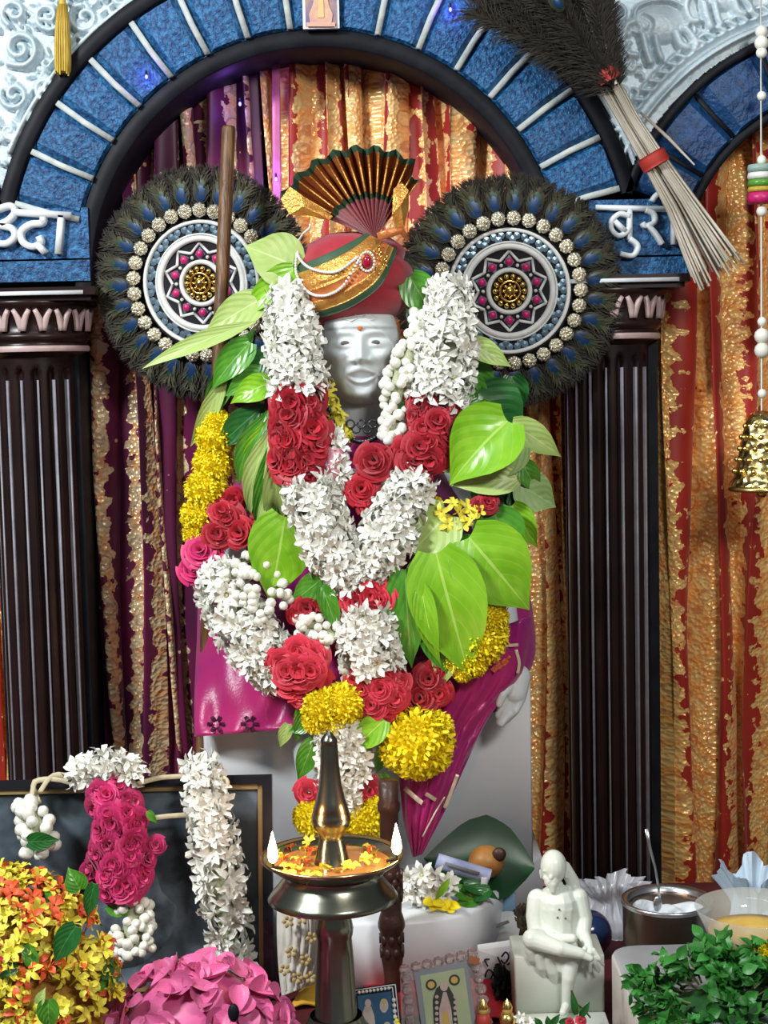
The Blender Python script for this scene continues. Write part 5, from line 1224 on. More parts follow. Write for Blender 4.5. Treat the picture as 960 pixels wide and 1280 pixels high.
for p, nrm in pts:
    k = pick_kind((p, nrm)); d = (nrm + Vector((r_.uniform(-.9, .9), r_.uniform(-.9, .9), r_.uniform(-.5, .9)))).normalized(); sc = U(1.62)
    if k == 'y' and cnt < 298: cnt += 1; o = link('yellow_flower', LEMF[r_.randrange(3)], None, p + nrm * r_.uniform(-.002, .006), aim(d, r_.uniform(0, 6)), r_.uniform(12, 17) * sc); tag(o, 'small curled yellow flower lying in the basket heap', 'flower', GRP + ', yellow')
    elif k == 'o': o = link('orange_flower', ORGF[r_.randrange(2)], None, p + nrm * r_.uniform(0, .006), aim(d, r_.uniform(0, 6)), r_.uniform(13, 18) * sc); tag(o, 'small orange-red star flower lying in the basket heap', 'flower', GRP + ', orange')
    elif k == 'p': o = link('pink_flower', PNKF[0], None, p + nrm * .006, aim(d, r_.uniform(0, 6)), r_.uniform(13, 18) * sc); tag(o, 'coral pink four-petalled flower lying in the basket heap', 'flower', GRP + ', pink')
    elif k == 'l':
        o = link('green_leaf', leaf_inst_mesh(m_leaf_m, 'heap_leaf') if r_.random() < .5 else leaf_inst_mesh(m_leaf_d, 'heap_leaf'), None, p + nrm * .004, aim((nrm + Vector((0, -.3, 0))).normalized(), r_.uniform(0, 6)), r_.uniform(26, 38) * sc); tag(o, 'small green leaf lying among basket heap flowers', 'leaf', GRP + ', leaves')
for (b_, t_, w_, m_, Y) in (((95, 1158), (66, 1204), 34, m_leaf_d, 1.575), ((100, 1112), (85, 1085), 30, m_leaf_m, 1.63), ((118, 1105), (108, 1150), 20, m_leaf_d, 1.61), ((60, 1250), (62, 1290), 30, m_leaf_m, 1.555), ((48, 1255), (56, 1235), 14, m_leaf_y, 1.555)):
    o = leaf(None, b_, t_, w_, m_, Y, 0, .2, .1, .45, (0, -1, .6), name='green_leaf'); tag(o, {95: 'largest dark oval leaf lying flat on the basket heap', 100: 'mid-green leaf standing at the top of basket heap', 118: 'narrow dark leaf drooping between basket heap and magenta roses', 60: 'broad mid-green leaf low on the basket heap', 48: 'small pale leaf sliver beside broad leaf on basket heap'}[b_[0]], 'leaf', GRP + ', broad leaves')

# heap of pink petals
px_ = P(248, 1260, 1.66).x; pc = (px_, 1.665, .040); prx, pry, ph = .103, .085, .108
mb = MB().lathe((px_, 1.665, 0), [(0, 0), (.09, 0), (.118, .03), (.122, .032), (.118, .036), (.085, .008), (0, .006)], 40); o = mb.build('steel_plate', m_steel); tag(o, 'shallow steel plate under the heap of pink petals', 'plate')
mb = MB().ball(pc, 1, 14, 28, sx=prx * .9, sy=pry * .9, sz=ph * .9); o = mb.build('loose_petals', m_pink); tag(o, 'packed pink petals inside the petal heap', 'petals', kind='stuff')
for p, nrm in dome_points(pc, prx, pry, ph, 170, r_, .0):
    if p.y > 1.70: continue
    d = (nrm + Vector((r_.uniform(-.8, .8), r_.uniform(-.9, .5), r_.uniform(-.3, .7)))).normalized()
    o = link('pink_petal', PET[r_.randrange(4)], None, p, aim(d, r_.uniform(0, 6)), r_.uniform(20, 31) * U(1.62)); tag(o, 'large curled pink petal lying on the petal heap', 'petal', 'pink petals heaped on the plate')
o = link('dark_seed', simple_ball('dark_seed', m_black, 8, 10), None, P(292, 1266, 1.565), None, (.006, .005, .010)); tag(o, 'small black oval seed stuck in the pink petal heap', 'seed')
from mathutils import noise as mnoise

# ------------------------------------------------------------------ small marble figurine
YG = 1.86
def fp(x, y, dy=0.): return P(x, y, YG + dy)
s = U(YG)
b = MB()
b.ball(fp(692, 1083, -.004), 18.5 * s, 14, 18, sx=.92, sy=1.05, sz=1.16)                       # skull
b.ball(fp(690, 1100, -.012), 10.5 * s, 10, 14, sx=1., sz=1.1)                                     # jaw and beard
cap(b, [fp(691, 1104, -.016), fp(691, 1113, -.017)], [7 * s, 4.5 * s], 12)
cap(b, [fp(689, 1090, -.018), fp(688.5, 1097, -.0205)], [1.8 * s, 2.8 * s], 10)                    # nose
for sg in (-1, 1):
    cap(b, [fp(689 + sg * 3, 1088, -.0178), fp(689 + sg * 10, 1089, -.0150)], [1.6 * s, 1.4 * s], 8)   # brow
    cap(b, [fp(690 + sg * 2, 1101, -.0205), fp(690 + sg * 7, 1104, -.0175)], [1.8 * s, 1.2 * s], 8)     # moustache
    cap(b, [fp(692 + sg * 16, 1089, .001), fp(692 + sg * 15.5, 1097, .0)], [2.4 * s, 1.6 * s], 8)      # ear
    b.ball(fp(690 + sg * 8, 1097, -.0135), 4.2 * s, 8, 10)                                              # cheek
cap(b, [fp(694, 1108, .0), fp(696, 1118, .0)], [11 * s, 13 * s])                                   # neck
cap(b, [fp(706, 1084, .008), fp(717, 1104, .010), fp(722, 1118, .012)], [8 * s, 9 * s, 8 * s], 10)      # head cloth tail
cap(b, [fp(676, 1126, .004), fp(718, 1124, .004)], [14 * s, 14 * s])                               # shoulders
cap(b, [fp(697, 1132, .0), fp(697, 1150, -.002), fp(697, 1172, -.004)], [28 * s, 27 * s, 28 * s])        # torso
cap(b, [fp(672, 1124, .0), fp(669, 1146, -.006), fp(670, 1166, -.014)], [13.5 * s, 12 * s, 10.5 * s])      # right arm
cap(b, [fp(670, 1166, -.014), fp(694, 1174, -.034), fp(716, 1173, -.040)], [9 * s, 7.5 * s, 6 * s])       # forearm on the lap
cap(b, [fp(722, 1122, .0), fp(729, 1148, -.006), fp(729, 1166, -.016)], [13.5 * s, 12 * s, 10 * s])        # left arm
cap(b, [fp(729, 1166, -.016), fp(735, 1180, -.032), fp(737, 1190, -.040)], [8.5 * s, 7 * s, 6.5 * s])
for k, (a, c, d) in enumerate((((731, 1190), (731, 1200), (729, 1208)), ((735, 1192), (737, 1205), (738, 1214)), ((739, 1191), (744, 1204), (748, 1214)), ((742, 1188), (749, 1198), (754, 1206)))):
    cap(b, [fp(*a, -.041), fp(*c, -.043), fp(*d, -.040)], [3.4 * s, 3.0 * s, 2.3 * s], 8)               # fingers
cap(b, [fp(731, 1186, -.042), fp(726, 1194, -.047), fp(724, 1199, -.046)], [3.6 * s, 3.0 * s, 2.3 * s], 8)   # thumb
cap(b, [fp(690, 1178, -.004), fp(666, 1174, -.036)], [18 * s, 13.5 * s])                              # crossed thigh
cap(b, [fp(666, 1174, -.036), fp(700, 1186, -.052), fp(726, 1192, -.052)], [13 * s, 9.5 * s, 7 * s])      # crossed shin
cap(b, [fp(726, 1192, -.052), fp(738, 1198, -.054)], [6.5 * s, 4.5 * s], 10)                          # crossed foot
cap(b, [fp(704, 1180, -.004), fp(714, 1196, -.036)], [18 * s, 13 * s])                                # other thigh
cap(b, [fp(714, 1198, -.036), fp(711, 1222, -.040), fp(708, 1252, -.036)], [11.5 * s, 9 * s, 6.5 * s])    # shin
cap(b, [fp(708, 1256, -.036), fp(704, 1266, -.052)], [6.5 * s, 5 * s], 10)                            # foot
for k, (x0, x1, y0, y1) in enumerate(((674, 680, 1192, 1222), (686, 694, 1196, 1230), (700, 704, 1196, 1222), (664, 668, 1186, 1206))):
    cap(b, [fp(x0, y0, -.032), fp((x0 + x1) / 2, (y0 + y1) / 2, -.030), fp(x1, y1, -.022)], [9 * s, 8 * s, 5 * s], 10)   # hanging robe folds
mg = M('milky_marble', (.76, .82, .74), .3, col2=(.68, .74, .66), ns=20, sss=.2)
v, f = voxel_merge(b, .0011, 2)
t = thing('marble_figurine', 'small milky marble figurine of a seated man with crossed leg', 'figurine', (fp(697, 1200).x, YG, 0))
obj('seated_figure', v, f, mg, t)
mb = MB(); x0, x1 = fp(641, 1230).x, fp(752, 1230).x
rounded_box(mb, x0, x1, YG - .028, YG + .045, 0, P(697, 1192, YG - .02).z, .003); mb.build('seat_block', mg, t)
mb = MB(); rounded_box(mb, x0, x1, YG - .068, YG - .028, 0, .012, .003); mb.build('foot_ledge', mg, t)
for x, y in ((699, 1137), (697, 1147), (707, 1148), (700, 1169)): mb = MB().ball(fp(x, y, -.0265), 1.4 * s, 5, 8); mb.build('painted_spot', m_eyepaint, t)

# ------------------------------------------------------------------ stone slab, pot, spoon, bowl, herbs
ZS = .12
mb = MB(); rounded_box(mb, .247, .62, 1.38, 1.765, 0, ZS, .028, 6); o = mb.build('stone_slab', [m_slab]); 
o.data.materials.append(m_slab_side)
for pg in o.data.polygons:
    if abs(pg.normal.z) < .5: pg.material_index = 1
tag(o, 'grey stone slab with rounded corner carrying the green herbs', 'slab')

Yp = 1.85; pc_ = P(834, 1124, Yp); s = U(Yp); zr = pc_.z
t = thing('steel_pot', 'round steel pot of white ash behind the stone slab', 'pot', (pc_.x, Yp, 0))
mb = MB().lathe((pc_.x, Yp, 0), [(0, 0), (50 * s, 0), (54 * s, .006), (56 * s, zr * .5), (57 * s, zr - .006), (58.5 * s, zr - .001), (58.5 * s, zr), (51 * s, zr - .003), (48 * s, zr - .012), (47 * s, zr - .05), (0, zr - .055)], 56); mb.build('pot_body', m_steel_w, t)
mb = MB().lathe((pc_.x, Yp, 0), [(58.8 * s, zr - .004), (59.2 * s, zr), (57.5 * s, zr + .0015), (50.5 * s, zr - .001), (48.5 * s, zr - .006)], 56); mb.build('rolled_rim', m_steel, t)
v = []; n1, n2 = 12, 40
for i in range(n1 + 1):
    r = 48 * s * i / n1
    for j in range(n2): a = 2 * PI * j / n2; v.append((pc_.x + r * math.cos(a), Yp + r * math.sin(a), zr - .020 + .006 * math.sin(3 * a + r * 160) * (r / (48 * s)) + .004 * math.cos(r * 300)))
o = obj('white_ash', v, [tuple(reversed(q)) for q in grid_faces(n1 + 1, n2, 0, True)], m_ash); o.data.flip_normals(); tag(o, 'white ash filling the steel pot', 'ash', kind='stuff')
t = thing('steel_spoon', 'thin steel spoon standing in the pot of ash', 'spoon', P(822, 1133, Yp))
mb = MB(); ribbon([P(*q, ) for q in ((808, 1036, Yp - .005), (812, 1058, Yp - .004), (819, 1085, Yp - .002), (823, 1108, Yp), (824, 1122, Yp))], [.0045, .0035, .0028, .0030, .0036], .0016, mb); mb.build('handle', m_steel, t)
mb = MB().ball(P(822, 1130, Yp), 7 * s, 8, 14, sx=.8, sy=.35, sz=1.5); mb.build('spoon_bowl', m_steel, t)

Yb = 1.675; bc = P(945, 1134, Yb); s = U(Yb); zr = bc.z
t = thing('glass_bowl', 'clear glass bowl of yellow paste standing on the stone slab', 'bowl', (bc.x, Yb, ZS))
hB = zr - ZS
mb = MB().lathe((bc.x, Yb, ZS), [(0, .001), (40 * s, .001), (52 * s, hB * .25), (66 * s, hB * .7), (78 * s, hB), (76.5 * s, hB + .0006), (64 * s, hB * .7), (50 * s, hB * .27), (38 * s, .004), (0, .004)], 56); mb.build('glass_wall', m_glass, t)
mb = MB().lathe((bc.x, Yb, ZS), [(0, .0048), (37 * s, .0048), (48.5 * s, hB * .29), (61 * s, hB * .64), (40 * s, hB * .67), (20 * s, hB * .76), (0, hB * .74)], 40); o = mb.build('yellow_paste', m_turmeric); tag(o, 'yellow sandal paste inside the glass bowl', 'paste', kind='stuff')

def pouch(name, c, r, h, mat, label, cat, seed, prof, folds=11, amp=.22):
    """gathered plastic: pleated wall, ragged flaring mouth; prof = (height share, radius share)"""
    r_ = random.Random(seed); nz, na = 22, 90; v = []; K = smooth_path(prof, nz); ph = [r_.uniform(0, 6.28) for _ in range(4)]
    for i, (hz, rr) in enumerate(K):
        for j in range(na):
            a = 2 * PI * j / na; f_ = math.sin(folds * a + ph[0] + 1.5 * math.sin(3 * hz + 2 * a)) * .6 + math.sin((folds * 2 + 1) * a + ph[1] + 4 * hz) * .4 + .5 * math.sin(2 * a + ph[2])
            q = r * rr * (1 + amp * f_ * (.4 + .6 * hz)); z = h * hz * (1 + .06 * hz * (math.sin(3 * a + ph[3]) + .6 * math.sin(7 * a + ph[1])))
            v.append((c[0] + q * math.cos(a), c[1] + q * .75 * math.sin(a), max(.0005, c[2] + z)))
    f = [tuple(reversed(q)) for q in grid_faces(nz, na, 0, True)] + [tuple(range(na))]
    o = obj(name, v, f, mat, None, smooth=True); tag(o, label, cat); return o
def crumple(name, c, rx, ry, rz, mat, label, cat, seed, rough=.22, nu=30, nv=46, flat=True, floor=0.):
    r_ = random.Random(seed); ds = [(Vector((r_.gauss(0, 1), r_.gauss(0, 1), r_.gauss(0, 1))).normalized(), r_.uniform(.4, 1)) for _ in range(40)]
    v = []; off = Vector((seed * 7.3, seed * 3.1, 0))
    for i in range(nu + 1):
        a = PI * i / nu
        for j in range(nv):
            q = 2 * PI * j / nv; d = Vector((math.sin(a) * math.cos(q), math.sin(a) * math.sin(q), -math.cos(a)))
            k = 1 + rough * (2.0 * abs(mnoise.noise(d * 1.7 + off)) + 1.0 * abs(mnoise.noise(d * 3.6 + off)) - .7)
            p = Vector((c[0] + rx * d.x * k, c[1] + ry * d.y * k, c[2] + rz * d.z * k)); p.z = max(p.z, floor); v.append(p)
    o = obj(name, v, [tuple(reversed(q)) for q in grid_faces(nu + 1, nv, 0, True)], mat, None, smooth=not flat); tag(o, label, cat); return o
c = P(944, 1118, 1.81); pouch('plastic_bag', (c.x, 1.815, 0), .036, P(944, 1090, 1.81).z, m_bag, 'pale blue crumpled plastic bag behind the glass bowl', 'bag', 3, [(0, .8), (.3, 1.), (.6, .8), (.8, .6), (.92, .85), (1, 1.1)])
c = PZ(772, 1160, .03); pouch('plastic_wrap', (c.x, 2.13, 0), .050, P(760, 1103, 2.13).z, m_plastic, 'crumpled clear plastic wrap beside the navy ball', 'plastic', 8, [(0, .9), (.3, 1.), (.55, .75), (.75, .6), (.9, .8), (1, .95)], 13, .3)
c = PZ(738, 1165, .03); o = link('navy_ball', MB().ball((0, 0, .031), .031, 16, 24).me('navy_ball', m_navy), None, (c.x - .003, 2.045, 0)); tag(o, 'glossy navy blue ball behind the marble figurine', 'ball')
t = thing('marigold_flower', 'bright yellow marigold lying beside the herbs on slab', 'flower', P(958, 1200, 1.60)); link('blossom', MUM[0], t, P(962, 1198, 1.60), aim((-.4, -1, .5)), 22 * U(1.6))

HL = []
for k in range(3):
    v, f, m, uv = leaf_geo((0, 0, 0), (0, 1, 0), .68, (0, 0, 1), (.15, .3, -.1)[k], (.15, -.1, .3)[k], .5, th=.004); HL.append(mesh('herb_leaf', v, f, [m_herb, m_herb], m, True, uv))
hcx = P(885, 1230, 1.58).x; hcen = (hcx + .012, 1.575, ZS); r_ = random.Random(77)
for i, (p, nrm) in enumerate(dome_points(hcen, .090, .072, .062, 92, r_, .0)):
    d = (nrm + Vector((r_.uniform(-.7, .7), r_.uniform(-.7, .3), r_.uniform(-.5, .4)))).normalized(); p0 = Vector(hcen) + (p - Vector(hcen)) * .55; p1 = p + d * .008
    t = thing('herb_sprig', 'green herb sprig with small oval leaves heaped on the slab', 'herb', p0, 'herb sprigs heaped on the slab')
    mb = MB().tube([p0, p0.lerp(p1, .5) + Vector((0, 0, .003)), p1], [.0013, .0011, .0006], 5); mb.build('stem', m_stem, t)
    for k in range(11):
        u = .25 + .75 * k / 10; q = p0.lerp(p1, u); dd = (d * .5 + Vector((r_.uniform(-1, 1), r_.uniform(-1, .5), r_.uniform(-.6, .9)))).normalized(); nn = (nrm + Vector((r_.uniform(-.5, .5), -.5, r_.uniform(-.3, .6)))).normalized()
        nn = (nn - dd * nn.dot(dd)).normalized(); mt = Matrix((dd.cross(nn), dd, nn)).transposed()
        link('leaf', HL[r_.randrange(3)], t, q, mt.to_quaternion(), r_.uniform(13, 24) * U(1.55))
mb = MB().ball((hcen[0], hcen[1], ZS), 1, 10, 20, sx=.05, sy=.036, sz=.018); mb.f = mb.f; 
for p in mb.v: p.z = max(p.z, ZS)
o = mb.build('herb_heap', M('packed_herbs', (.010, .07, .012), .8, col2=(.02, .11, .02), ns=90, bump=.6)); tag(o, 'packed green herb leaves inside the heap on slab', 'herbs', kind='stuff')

# ------------------------------------------------------------------ things on and before the plinth
leafm = leaf(None, (668, 1084), (530, 1072), 120, M('plain_dark_leaf', (.004, .040, .010), .35, col2=(.006, .055, .013), ns=8), 2.085, .0, .25, .02, .55, (0, -.75, .6), name='broad_leaf', under=m_leaf_d); tag(leafm, 'broad dark green leaf lying under the brown fruit', 'leaf')
t = thing('brown_fruit', 'round brown fruit resting on the broad dark leaf', 'fruit', P(609, 1098, 2.045))
mb = MB().ball(P(608, 1077, 2.05), 22 * U(2.05), 14, 20, sx=1.05, sz=.95); mb.build('flesh', m_fruit, t); mb = MB().ball(P(624, 1068, 2.035), 9 * U(2.05), 8, 12, sy=.6); mb.build('stalk_end', m_carved, t)
t = thing('rolled_banknote', 'violet rolled banknote lying below the brown fruit', 'banknote', P(580, 1100, 2.015))
a, b_ = P(546, 1076, 2.02), P(612, 1096, 2.015); ax = (b_ - a).normalized()
mb = MB(); up_ = Vector((0, -.5, .85)); sd = ax.cross(up_).normalized(); up_ = sd.cross(ax); v = []
for i in range(2):
    for j in range(26):
        q = 2 * PI * 1.6 * j / 25; r = .0075 + .002 * j / 25; v.append((a, b_)[i] + (sd * math.cos(q) + up_ * math.sin(q) * 1.25) * r)
mb.add(v, grid_faces(2, 26)); mb.build('note_sheet', m_note, t)
mb = MB(); ribbon([a.lerp(b_, .15) + Vector((0, -.0125, .004)), a.lerp(b_, .8) + Vector((0, -.0125, .004))], .004, .0008, mb); mb.build('printed_band', m_ink_grey, t)
mb = MB(); ribbon([a.lerp(b_, .82) + Vector((0, -.0125, -.005)), a.lerp(b_, .95) + Vector((0, -.0125, -.003))], .010, .001, mb); mb.build('printed_window', m_paper_w, t)
t = thing('white_flower_bunch', 'bunch of white blossoms lying on the marble plinth', 'flowers', P(538, 1130, 2.0))
place(t, [(512, 1096, 16), (528, 1094, 18), (545, 1096, 18), (560, 1104, 16), (520, 1112, 18), (540, 1112, 18), (556, 1118, 14), (508, 1118, 14), (528, 1124, 12), (505, 1105, 14)], TUB, 'blossom', 1.99, 61, .6)
t2 = thing('yellow_petals_bunch', 'yellow wilted flower lying below white blossoms on plinth', 'flower', P(550, 1140, 1.97))
for k in range(7): link('petal', petal_mesh(m_yellow, 70 + k, 'yellow_petal'), t2, P(536 + 5.5 * k, 1128 + 3 * (k % 2) + k * .8, 1.968), aim((rnd(-.5, .5), -.8, .7), rnd(0, 6)), 11 * U(1.97))
leaf(t2, (562, 1098), (544, 1126), 10, m_leaf_b, 1.965, 0, .2, .1, .5)
for k, (b0, t0) in enumerate((((566, 1112), (602, 1130)), ((580, 1106), (626, 1122)), ((596, 1126), (566, 1132)), ((612, 1112), (590, 1128)))):
    o = leaf(None, b0, t0, 22, m_leaf_d if k % 2 else m_leaf_m, 2.005 - .004 * k, 0, .3, .15, .45, (0, -.6, .8), name='dark_leaf'); tag(o, 'curled dark green leaf lying on the plinth edge', 'leaf', 'dark leaves on the plinth')

# newspaper and packet right of the plinth
def paper(name, corners, mat, label, cat, thick=.0012, bow=.006):
    """four ground-hugging corners (world), gently bowed"""
    a, b, c, d = [Vector(q) for q in corners]; n = 10; v = []
    for i in range(n):
        for j in range(n):
            u, w_ = i / (n - 1), j / (n - 1); p = a.lerp(b, u).lerp(d.lerp(c, u), w_); p.z += bow * (math.sin(PI * u) + .4 * math.sin(5 * w_ + 3 * u)) * .6 + .0005; v.append(p)
    k = len(v); v += [p + UP * -thick for p in v]; f = grid_faces(n, n); o = obj(name, v, f + [tuple(k + q for q in reversed(g_)) for g_ in f], mat); tag(o, label, cat); return o
paper('newspaper_sheet', (PZ(585, 1196, .012), PZ(645, 1190, .02), PZ(652, 1146, .05), PZ(622, 1140, .055)), m_paper, 'grey newspaper sheet lying beside the plinth corner', 'paper')
mb = MB(); ribbon([PZ(606, 1163, .0445), PZ(636, 1152, .0535)], .005, .0008, mb, dirn=Vector((0, -.5, .85))); q = mb.build('printed_line', m_ink_grey, bpy.data.objects['newspaper_sheet'])
Ypk = 1.945
t = thing('paper_packet', 'white printed paper packet standing behind the crystal frame', 'packet', (P(622, 1235, Ypk).x, Ypk, 0))
pk = [(598, 1188), (640, 1182), (646, 1204), (628, 1224), (606, 1238), (597, 1215)]
v = [P(x, y, Ypk + dy) for (x, y), dy in zip(pk, (0, .004, -.003, 0, -.002, .002))]; v += [p + Vector((0, .02, 0)) for p in v]; n = 6
obj('packet_body', v, [tuple(range(n))[::-1], tuple(range(n, 2 * n))] + [(k, (k + 1) % n, n + (k + 1) % n, n + k) for k in range(n)], m_paper_w, t, smooth=False)
for pts in ([(606, 1222), (610, 1212), (616, 1216), (613, 1224), (606, 1230)], [(617, 1213), (622, 1207), (624, 1214), (620, 1220), (626, 1218)], [(610, 1208), (606, 1200), (612, 1199)], [(628, 1210), (622, 1196)], [(627, 1196), (632, 1190), (636, 1196), (631, 1204), (626, 1200)], [(634, 1206), (640, 1200), (637, 1190)]):
    mb = MB(); ribbon([P(x, y, Ypk - .006) for x, y in smooth_path(pts, 14)], 2.2 * U(Ypk), .0008, mb); mb.build('printed_letter', m_ink, t)
crumple('dark_pouch', (P(628, 1225, 1.93).x, 1.90, .018), .016, .02, .022, m_black, 'crumpled dark pouch below the white paper packet', 'pouch', 15, .5)
c = PZ(655, 1140, .03); crumple('dark_metal_knot', (P(652, 1128, 2.06).x, 2.06, .03), .017, .017, .032, M('olive_brown', (.10, .075, .04), .6, col2=(.04, .03, .02), ns=80), 'small olive brown bundle behind the figurine shoulder', 'bundle', 17, .4)
mb = MB(); c0 = P(640, 1122, 2.10); rounded_box(mb, c0.x - .014, c0.x + .004, 2.085, 2.115, 0, P(640, 1112, 2.1).z, .004); o = mb.build('blue_box', M('sky_blue_card', (.25, .42, .60), .6, col2=(.20, .36, .55), ns=20)); tag(o, 'small sky blue box between plinth and figurine', 'box')

# crystal frame with a picture
Yf = 1.80
def cf(x, y, d=0.): k = (1290 - y) / 100.; return P(x, y, Yf + .03 * k - d)
t = thing('crystal_picture_frame', 'clear beaded acrylic frame holding a small devotional picture', 'picture', (P(555, 1285, Yf).x, Yf, 0))
def quad_slab(parent, name, pts, d0, d1, mat):
    v = [cf(x, y, d0) for x, y in pts] + [cf(x, y, d1) for x, y in pts]; n = len(pts)
    return obj(name, v, [tuple(range(n)), tuple(range(n, 2 * n))[::-1]] + [(k, n + k, n + (k + 1) % n, (k + 1) % n) for k in range(n)], mat, parent, smooth=False)
quad_slab(t, 'acrylic_back', [(500, 1215), (592, 1192), (612, 1290), (502, 1290)], -.004, .000, m_acryl)
quad_slab(t, 'silver_border', [(517, 1213), (584, 1202), (597, 1290), (528, 1290)], .0005, .003, m_steel)
prt = quad_slab(t, 'picture_print', [(525, 1220), (580, 1210), (591, 1290), (534, 1290)], .003, .0036, m_pic_green)
def cshape(name, pts, mat, d=.0042): 
    v = [cf(x, y, d) for x, y in pts]; o = obj(name, v, [tuple(range(len(pts)))], mat, prt, smooth=False); return o
def circ(cx, cy, r, ry=None, n=14): return [(cx + r * math.cos(2 * PI * k / n), cy + (ry or r) * math.sin(2 * PI * k / n)) for k in range(n)]
cshape('printed_disc', circ(539, 1231, 7), m_pic_dark); cshape('printed_disc', circ(568, 1225, 7), m_pic_dark)
cshape('printed_disc', circ(539, 1231, 4.5), m_pic_gold, .0046); cshape('printed_disc', circ(568, 1225, 4.5), m_pic_gold, .0046)
cshape('printed_figure', [(543, 1290), (541, 1250), (545, 1236), (553, 1229), (561, 1233), (568, 1246), (574, 1290)], m_pic_dark, .0046)
cshape('printed_figure', [(550, 1290), (549, 1262), (554, 1240), (558, 1240), (564, 1260), (567, 1290)], m_pic_skin, .005)
cshape('printed_figure', [(553, 1290), (553, 1266), (560, 1264), (563, 1290)], m_pic_gold, .0054); cshape('printed_head', circ(555, 1233, 5, 6), m_pic_skin, .0052)
for x in (546, 569):
    for y in range(1246, 1290, 7): cshape('printed_bead', circ(x, y, 2.4, n=8), m_pic_skin, .0056)
GEM = MB(); GEM.ball((0, 0, 0), 1, 4, 6, sy=.8); GEMM = GEM.me('acrylic_bead', m_acryl, smooth=False)
for k in range(7): link('acrylic_bead', GEMM, t, cf(506 + 14 * k, 1212 - 3.4 * k, .002), None, 7.5 * U(1.83))
for k in range(6): link('acrylic_bead', GEMM, t, cf(596 + 2.6 * k, 1208 + 14 * k, .002), None, 7.5 * U(1.82)); link('acrylic_bead', GEMM, t, cf(508 + 1.2 * k, 1224 + 13 * k, .002), None, 7 * U(1.82))
cshape('amber_corner', [(586, 1194), (600, 1198), (598, 1206), (586, 1204)], M('amber_plastic', (.40, .16, .07), .2), .008)
# small blue picture
Yf = 1.775
t = thing('small_blue_picture', 'small blue picture in beaded black and white frame', 'picture', (P(470, 1288, Yf).x, Yf, 0))
quad_slab(t, 'frame_board', [(440, 1236), (496, 1228), (503, 1290), (444, 1290)], -.004, .001, m_frame_bk)
for k, e in enumerate((0, 3.5)):
    for a_, b__ in (((442 + e, 1238 + e), (494 - e, 1230.5 + e)), ((494 - e, 1230.5 + e), (500 - e, 1288))): mb = MB(); ribbon([cf(*a_, .001), cf(*b__, .001)], .0012, .0008, mb); mb.build('white_line', m_paper_w, t)
prt = quad_slab(t, 'picture_print', [(447, 1245), (489, 1239), (495, 1290), (450, 1290)], .001, .0016, m_pic_blue)
for k in range(9): link('pearl', PEARL, t, cf(449 + 4.6 * k, 1240.5 - .66 * k, .003), None, 2.2 * U(1.79))
for k in range(6): link('pearl', PEARL, t, cf(492 + .6 * k, 1250 + 7 * k, .003), None, 3. * U(1.79))
cshape('printed_figure', [(450, 1290), (452, 1270), (456, 1258), (464, 1258), (468, 1270), (470, 1290)], m_pic_skin, .002); cshape('printed_head', circ(460, 1254, 4, 5), m_pic_skin, .0024)
cshape('printed_figure', circ(480, 1257, 5.5, 9), m_pic_skin, .002); cshape('printed_figure', circ(484, 1284, 5, 7), m_pic_skin, .002); cshape('printed_halo', circ(480, 1252, 3, 3), m_pic_gold, .0024)
for k in range(3): link('yellow_bead', simple_ball('yellow_bead', m_yellow, 6, 8), t, cf(496 + 2 * k, 1276 + 5 * k, .004), None, 3 * U(1.78))

# floral cloth bag, envelope, red cloth, little idols
Yc_ = 1.90
t = thing('floral_cloth_bag', 'white cloth bag with gold flower print behind the lamp', 'bag', (P(372, 1238, Yc_).x, Yc_, 0))
rows = [(1136, 346, 1136, 394, 1.895, 1.91), (1170, 346, 1170, 396, 1.888, 1.91), (1210, 348, 1205, 398, 1.885, 1.91), (1246, 352, 1228, 396, 1.885, 1.905)]
v, f = sheet(rows, 0, '', None, '', '', 20, .0025, .01, 3); obj('bag_cloth', v, f, m_floral, t)
for cx_, cy_ in ((364, 1190), (382, 1200), (360, 1152), (372, 1222), (390, 1172), (388, 1222), (356, 1212), (378, 1148)):
    for k in range(5):
        a = 2 * PI * k / 5 + cx_; mb = MB(); q = [(cx_ + 2 * math.cos(a), cy_ + 2 * math.sin(a)), (cx_ + 5 * math.cos(a), cy_ + 5 * math.sin(a)), (cx_ + 8 * math.cos(a), cy_ + 8 * math.sin(a))]
        ribbon([P(x, y, 1.878) for x, y in q], [.002, .0055, .002], .0012, mb); mb.build('printed_flower', m_floral_g, t)
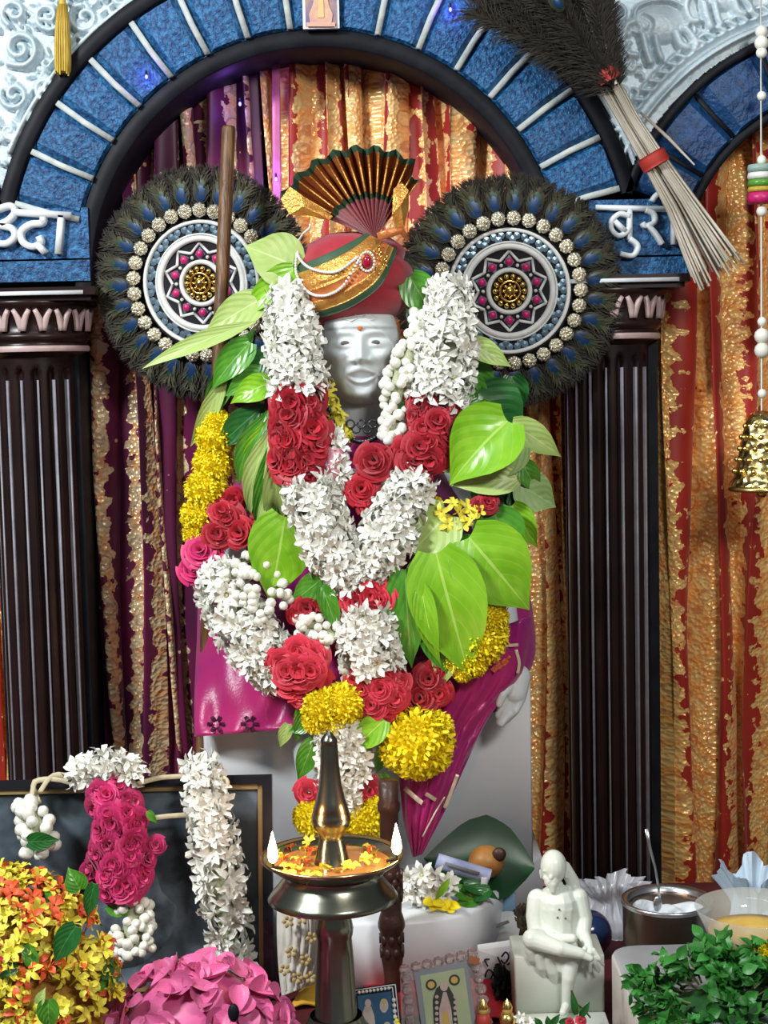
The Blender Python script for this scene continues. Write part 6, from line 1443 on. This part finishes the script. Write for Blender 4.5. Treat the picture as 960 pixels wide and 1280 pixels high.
o = paper('yellow_envelope', (PZ(362, 1262, .003), PZ(396, 1258, .003), PZ(398, 1232, .006), PZ(374, 1238, .006)), m_envelope, 'yellow paper envelope lying below the floral bag', 'envelope')
o = paper('red_cloth_piece', (PZ(455, 1275, .004), PZ(655, 1275, .004), PZ(650, 1228, .010), PZ(455, 1225, .01)), m_redcloth, 'bright red cloth spread under the picture frames', 'cloth')
mb = MB(); c = PZ(560, 1225, .008); 
for px, col, lab in ((604, m_pic_red, 'tiny red and gold idol beside the crystal frame'), (634, m_gold, 'tiny gilt idol beside the marble figurine')):
    Yi = 1.80; cx_ = P(px, 1270, Yi).x; t = thing('tiny_idol', lab, 'idol', (cx_, Yi, 0)); zt = P(px, 1258, Yi).z
    mb = MB().lathe((cx_, Yi, 0), [(0, 0), (.011, 0), (.012, .006), (.008, .010), (.010, zt * .5), (.007, zt * .75), (.002, zt * .8)], 18); mb.build('robe', col, t)
    mb = MB().ball((cx_, Yi - .001, zt * .86), .0062, 8, 12); mb.build('head', m_pic_gold, t)
    mb = MB().lathe((cx_, Yi, zt * .90), [(.0062, 0), (.0068, .003), (.004, .008), (.0005, .013)], 12); mb.build('crown', m_gold, t)
# offerings at the figurine's feet
t = thing('offering_posy', 'posy of red flowers and dark leaves at the figurine feet', 'flowers', PZ(700, 1275, .01))
place(t, [(726, 1276, 7), (712, 1278, 6)], ROSEP, 'rose', 1.765, 91, .6); place(t, [(650, 1272, 8), (660, 1278, 8)], TUB, 'blossom', 1.765, 92, .6)
for b0, t0 in (((690, 1280), (700, 1268)), ((700, 1280), (712, 1272)), ((676, 1282), (668, 1272)), ((686, 1282), (684, 1270)), ((720, 1268), (714, 1240)), ((726, 1270), (738, 1252))): leaf(t, b0, t0, 9, m_leaf_d, 1.765, 0, .2, .1, .45)
for pts in ([(714, 1238), (722, 1256), (732, 1276)], [(738, 1272), (730, 1262), (722, 1256)]): mb = MB().tube([P(x, y, 1.775) for x, y in pts], .0012, 6); mb.build('stem', m_stem, t)
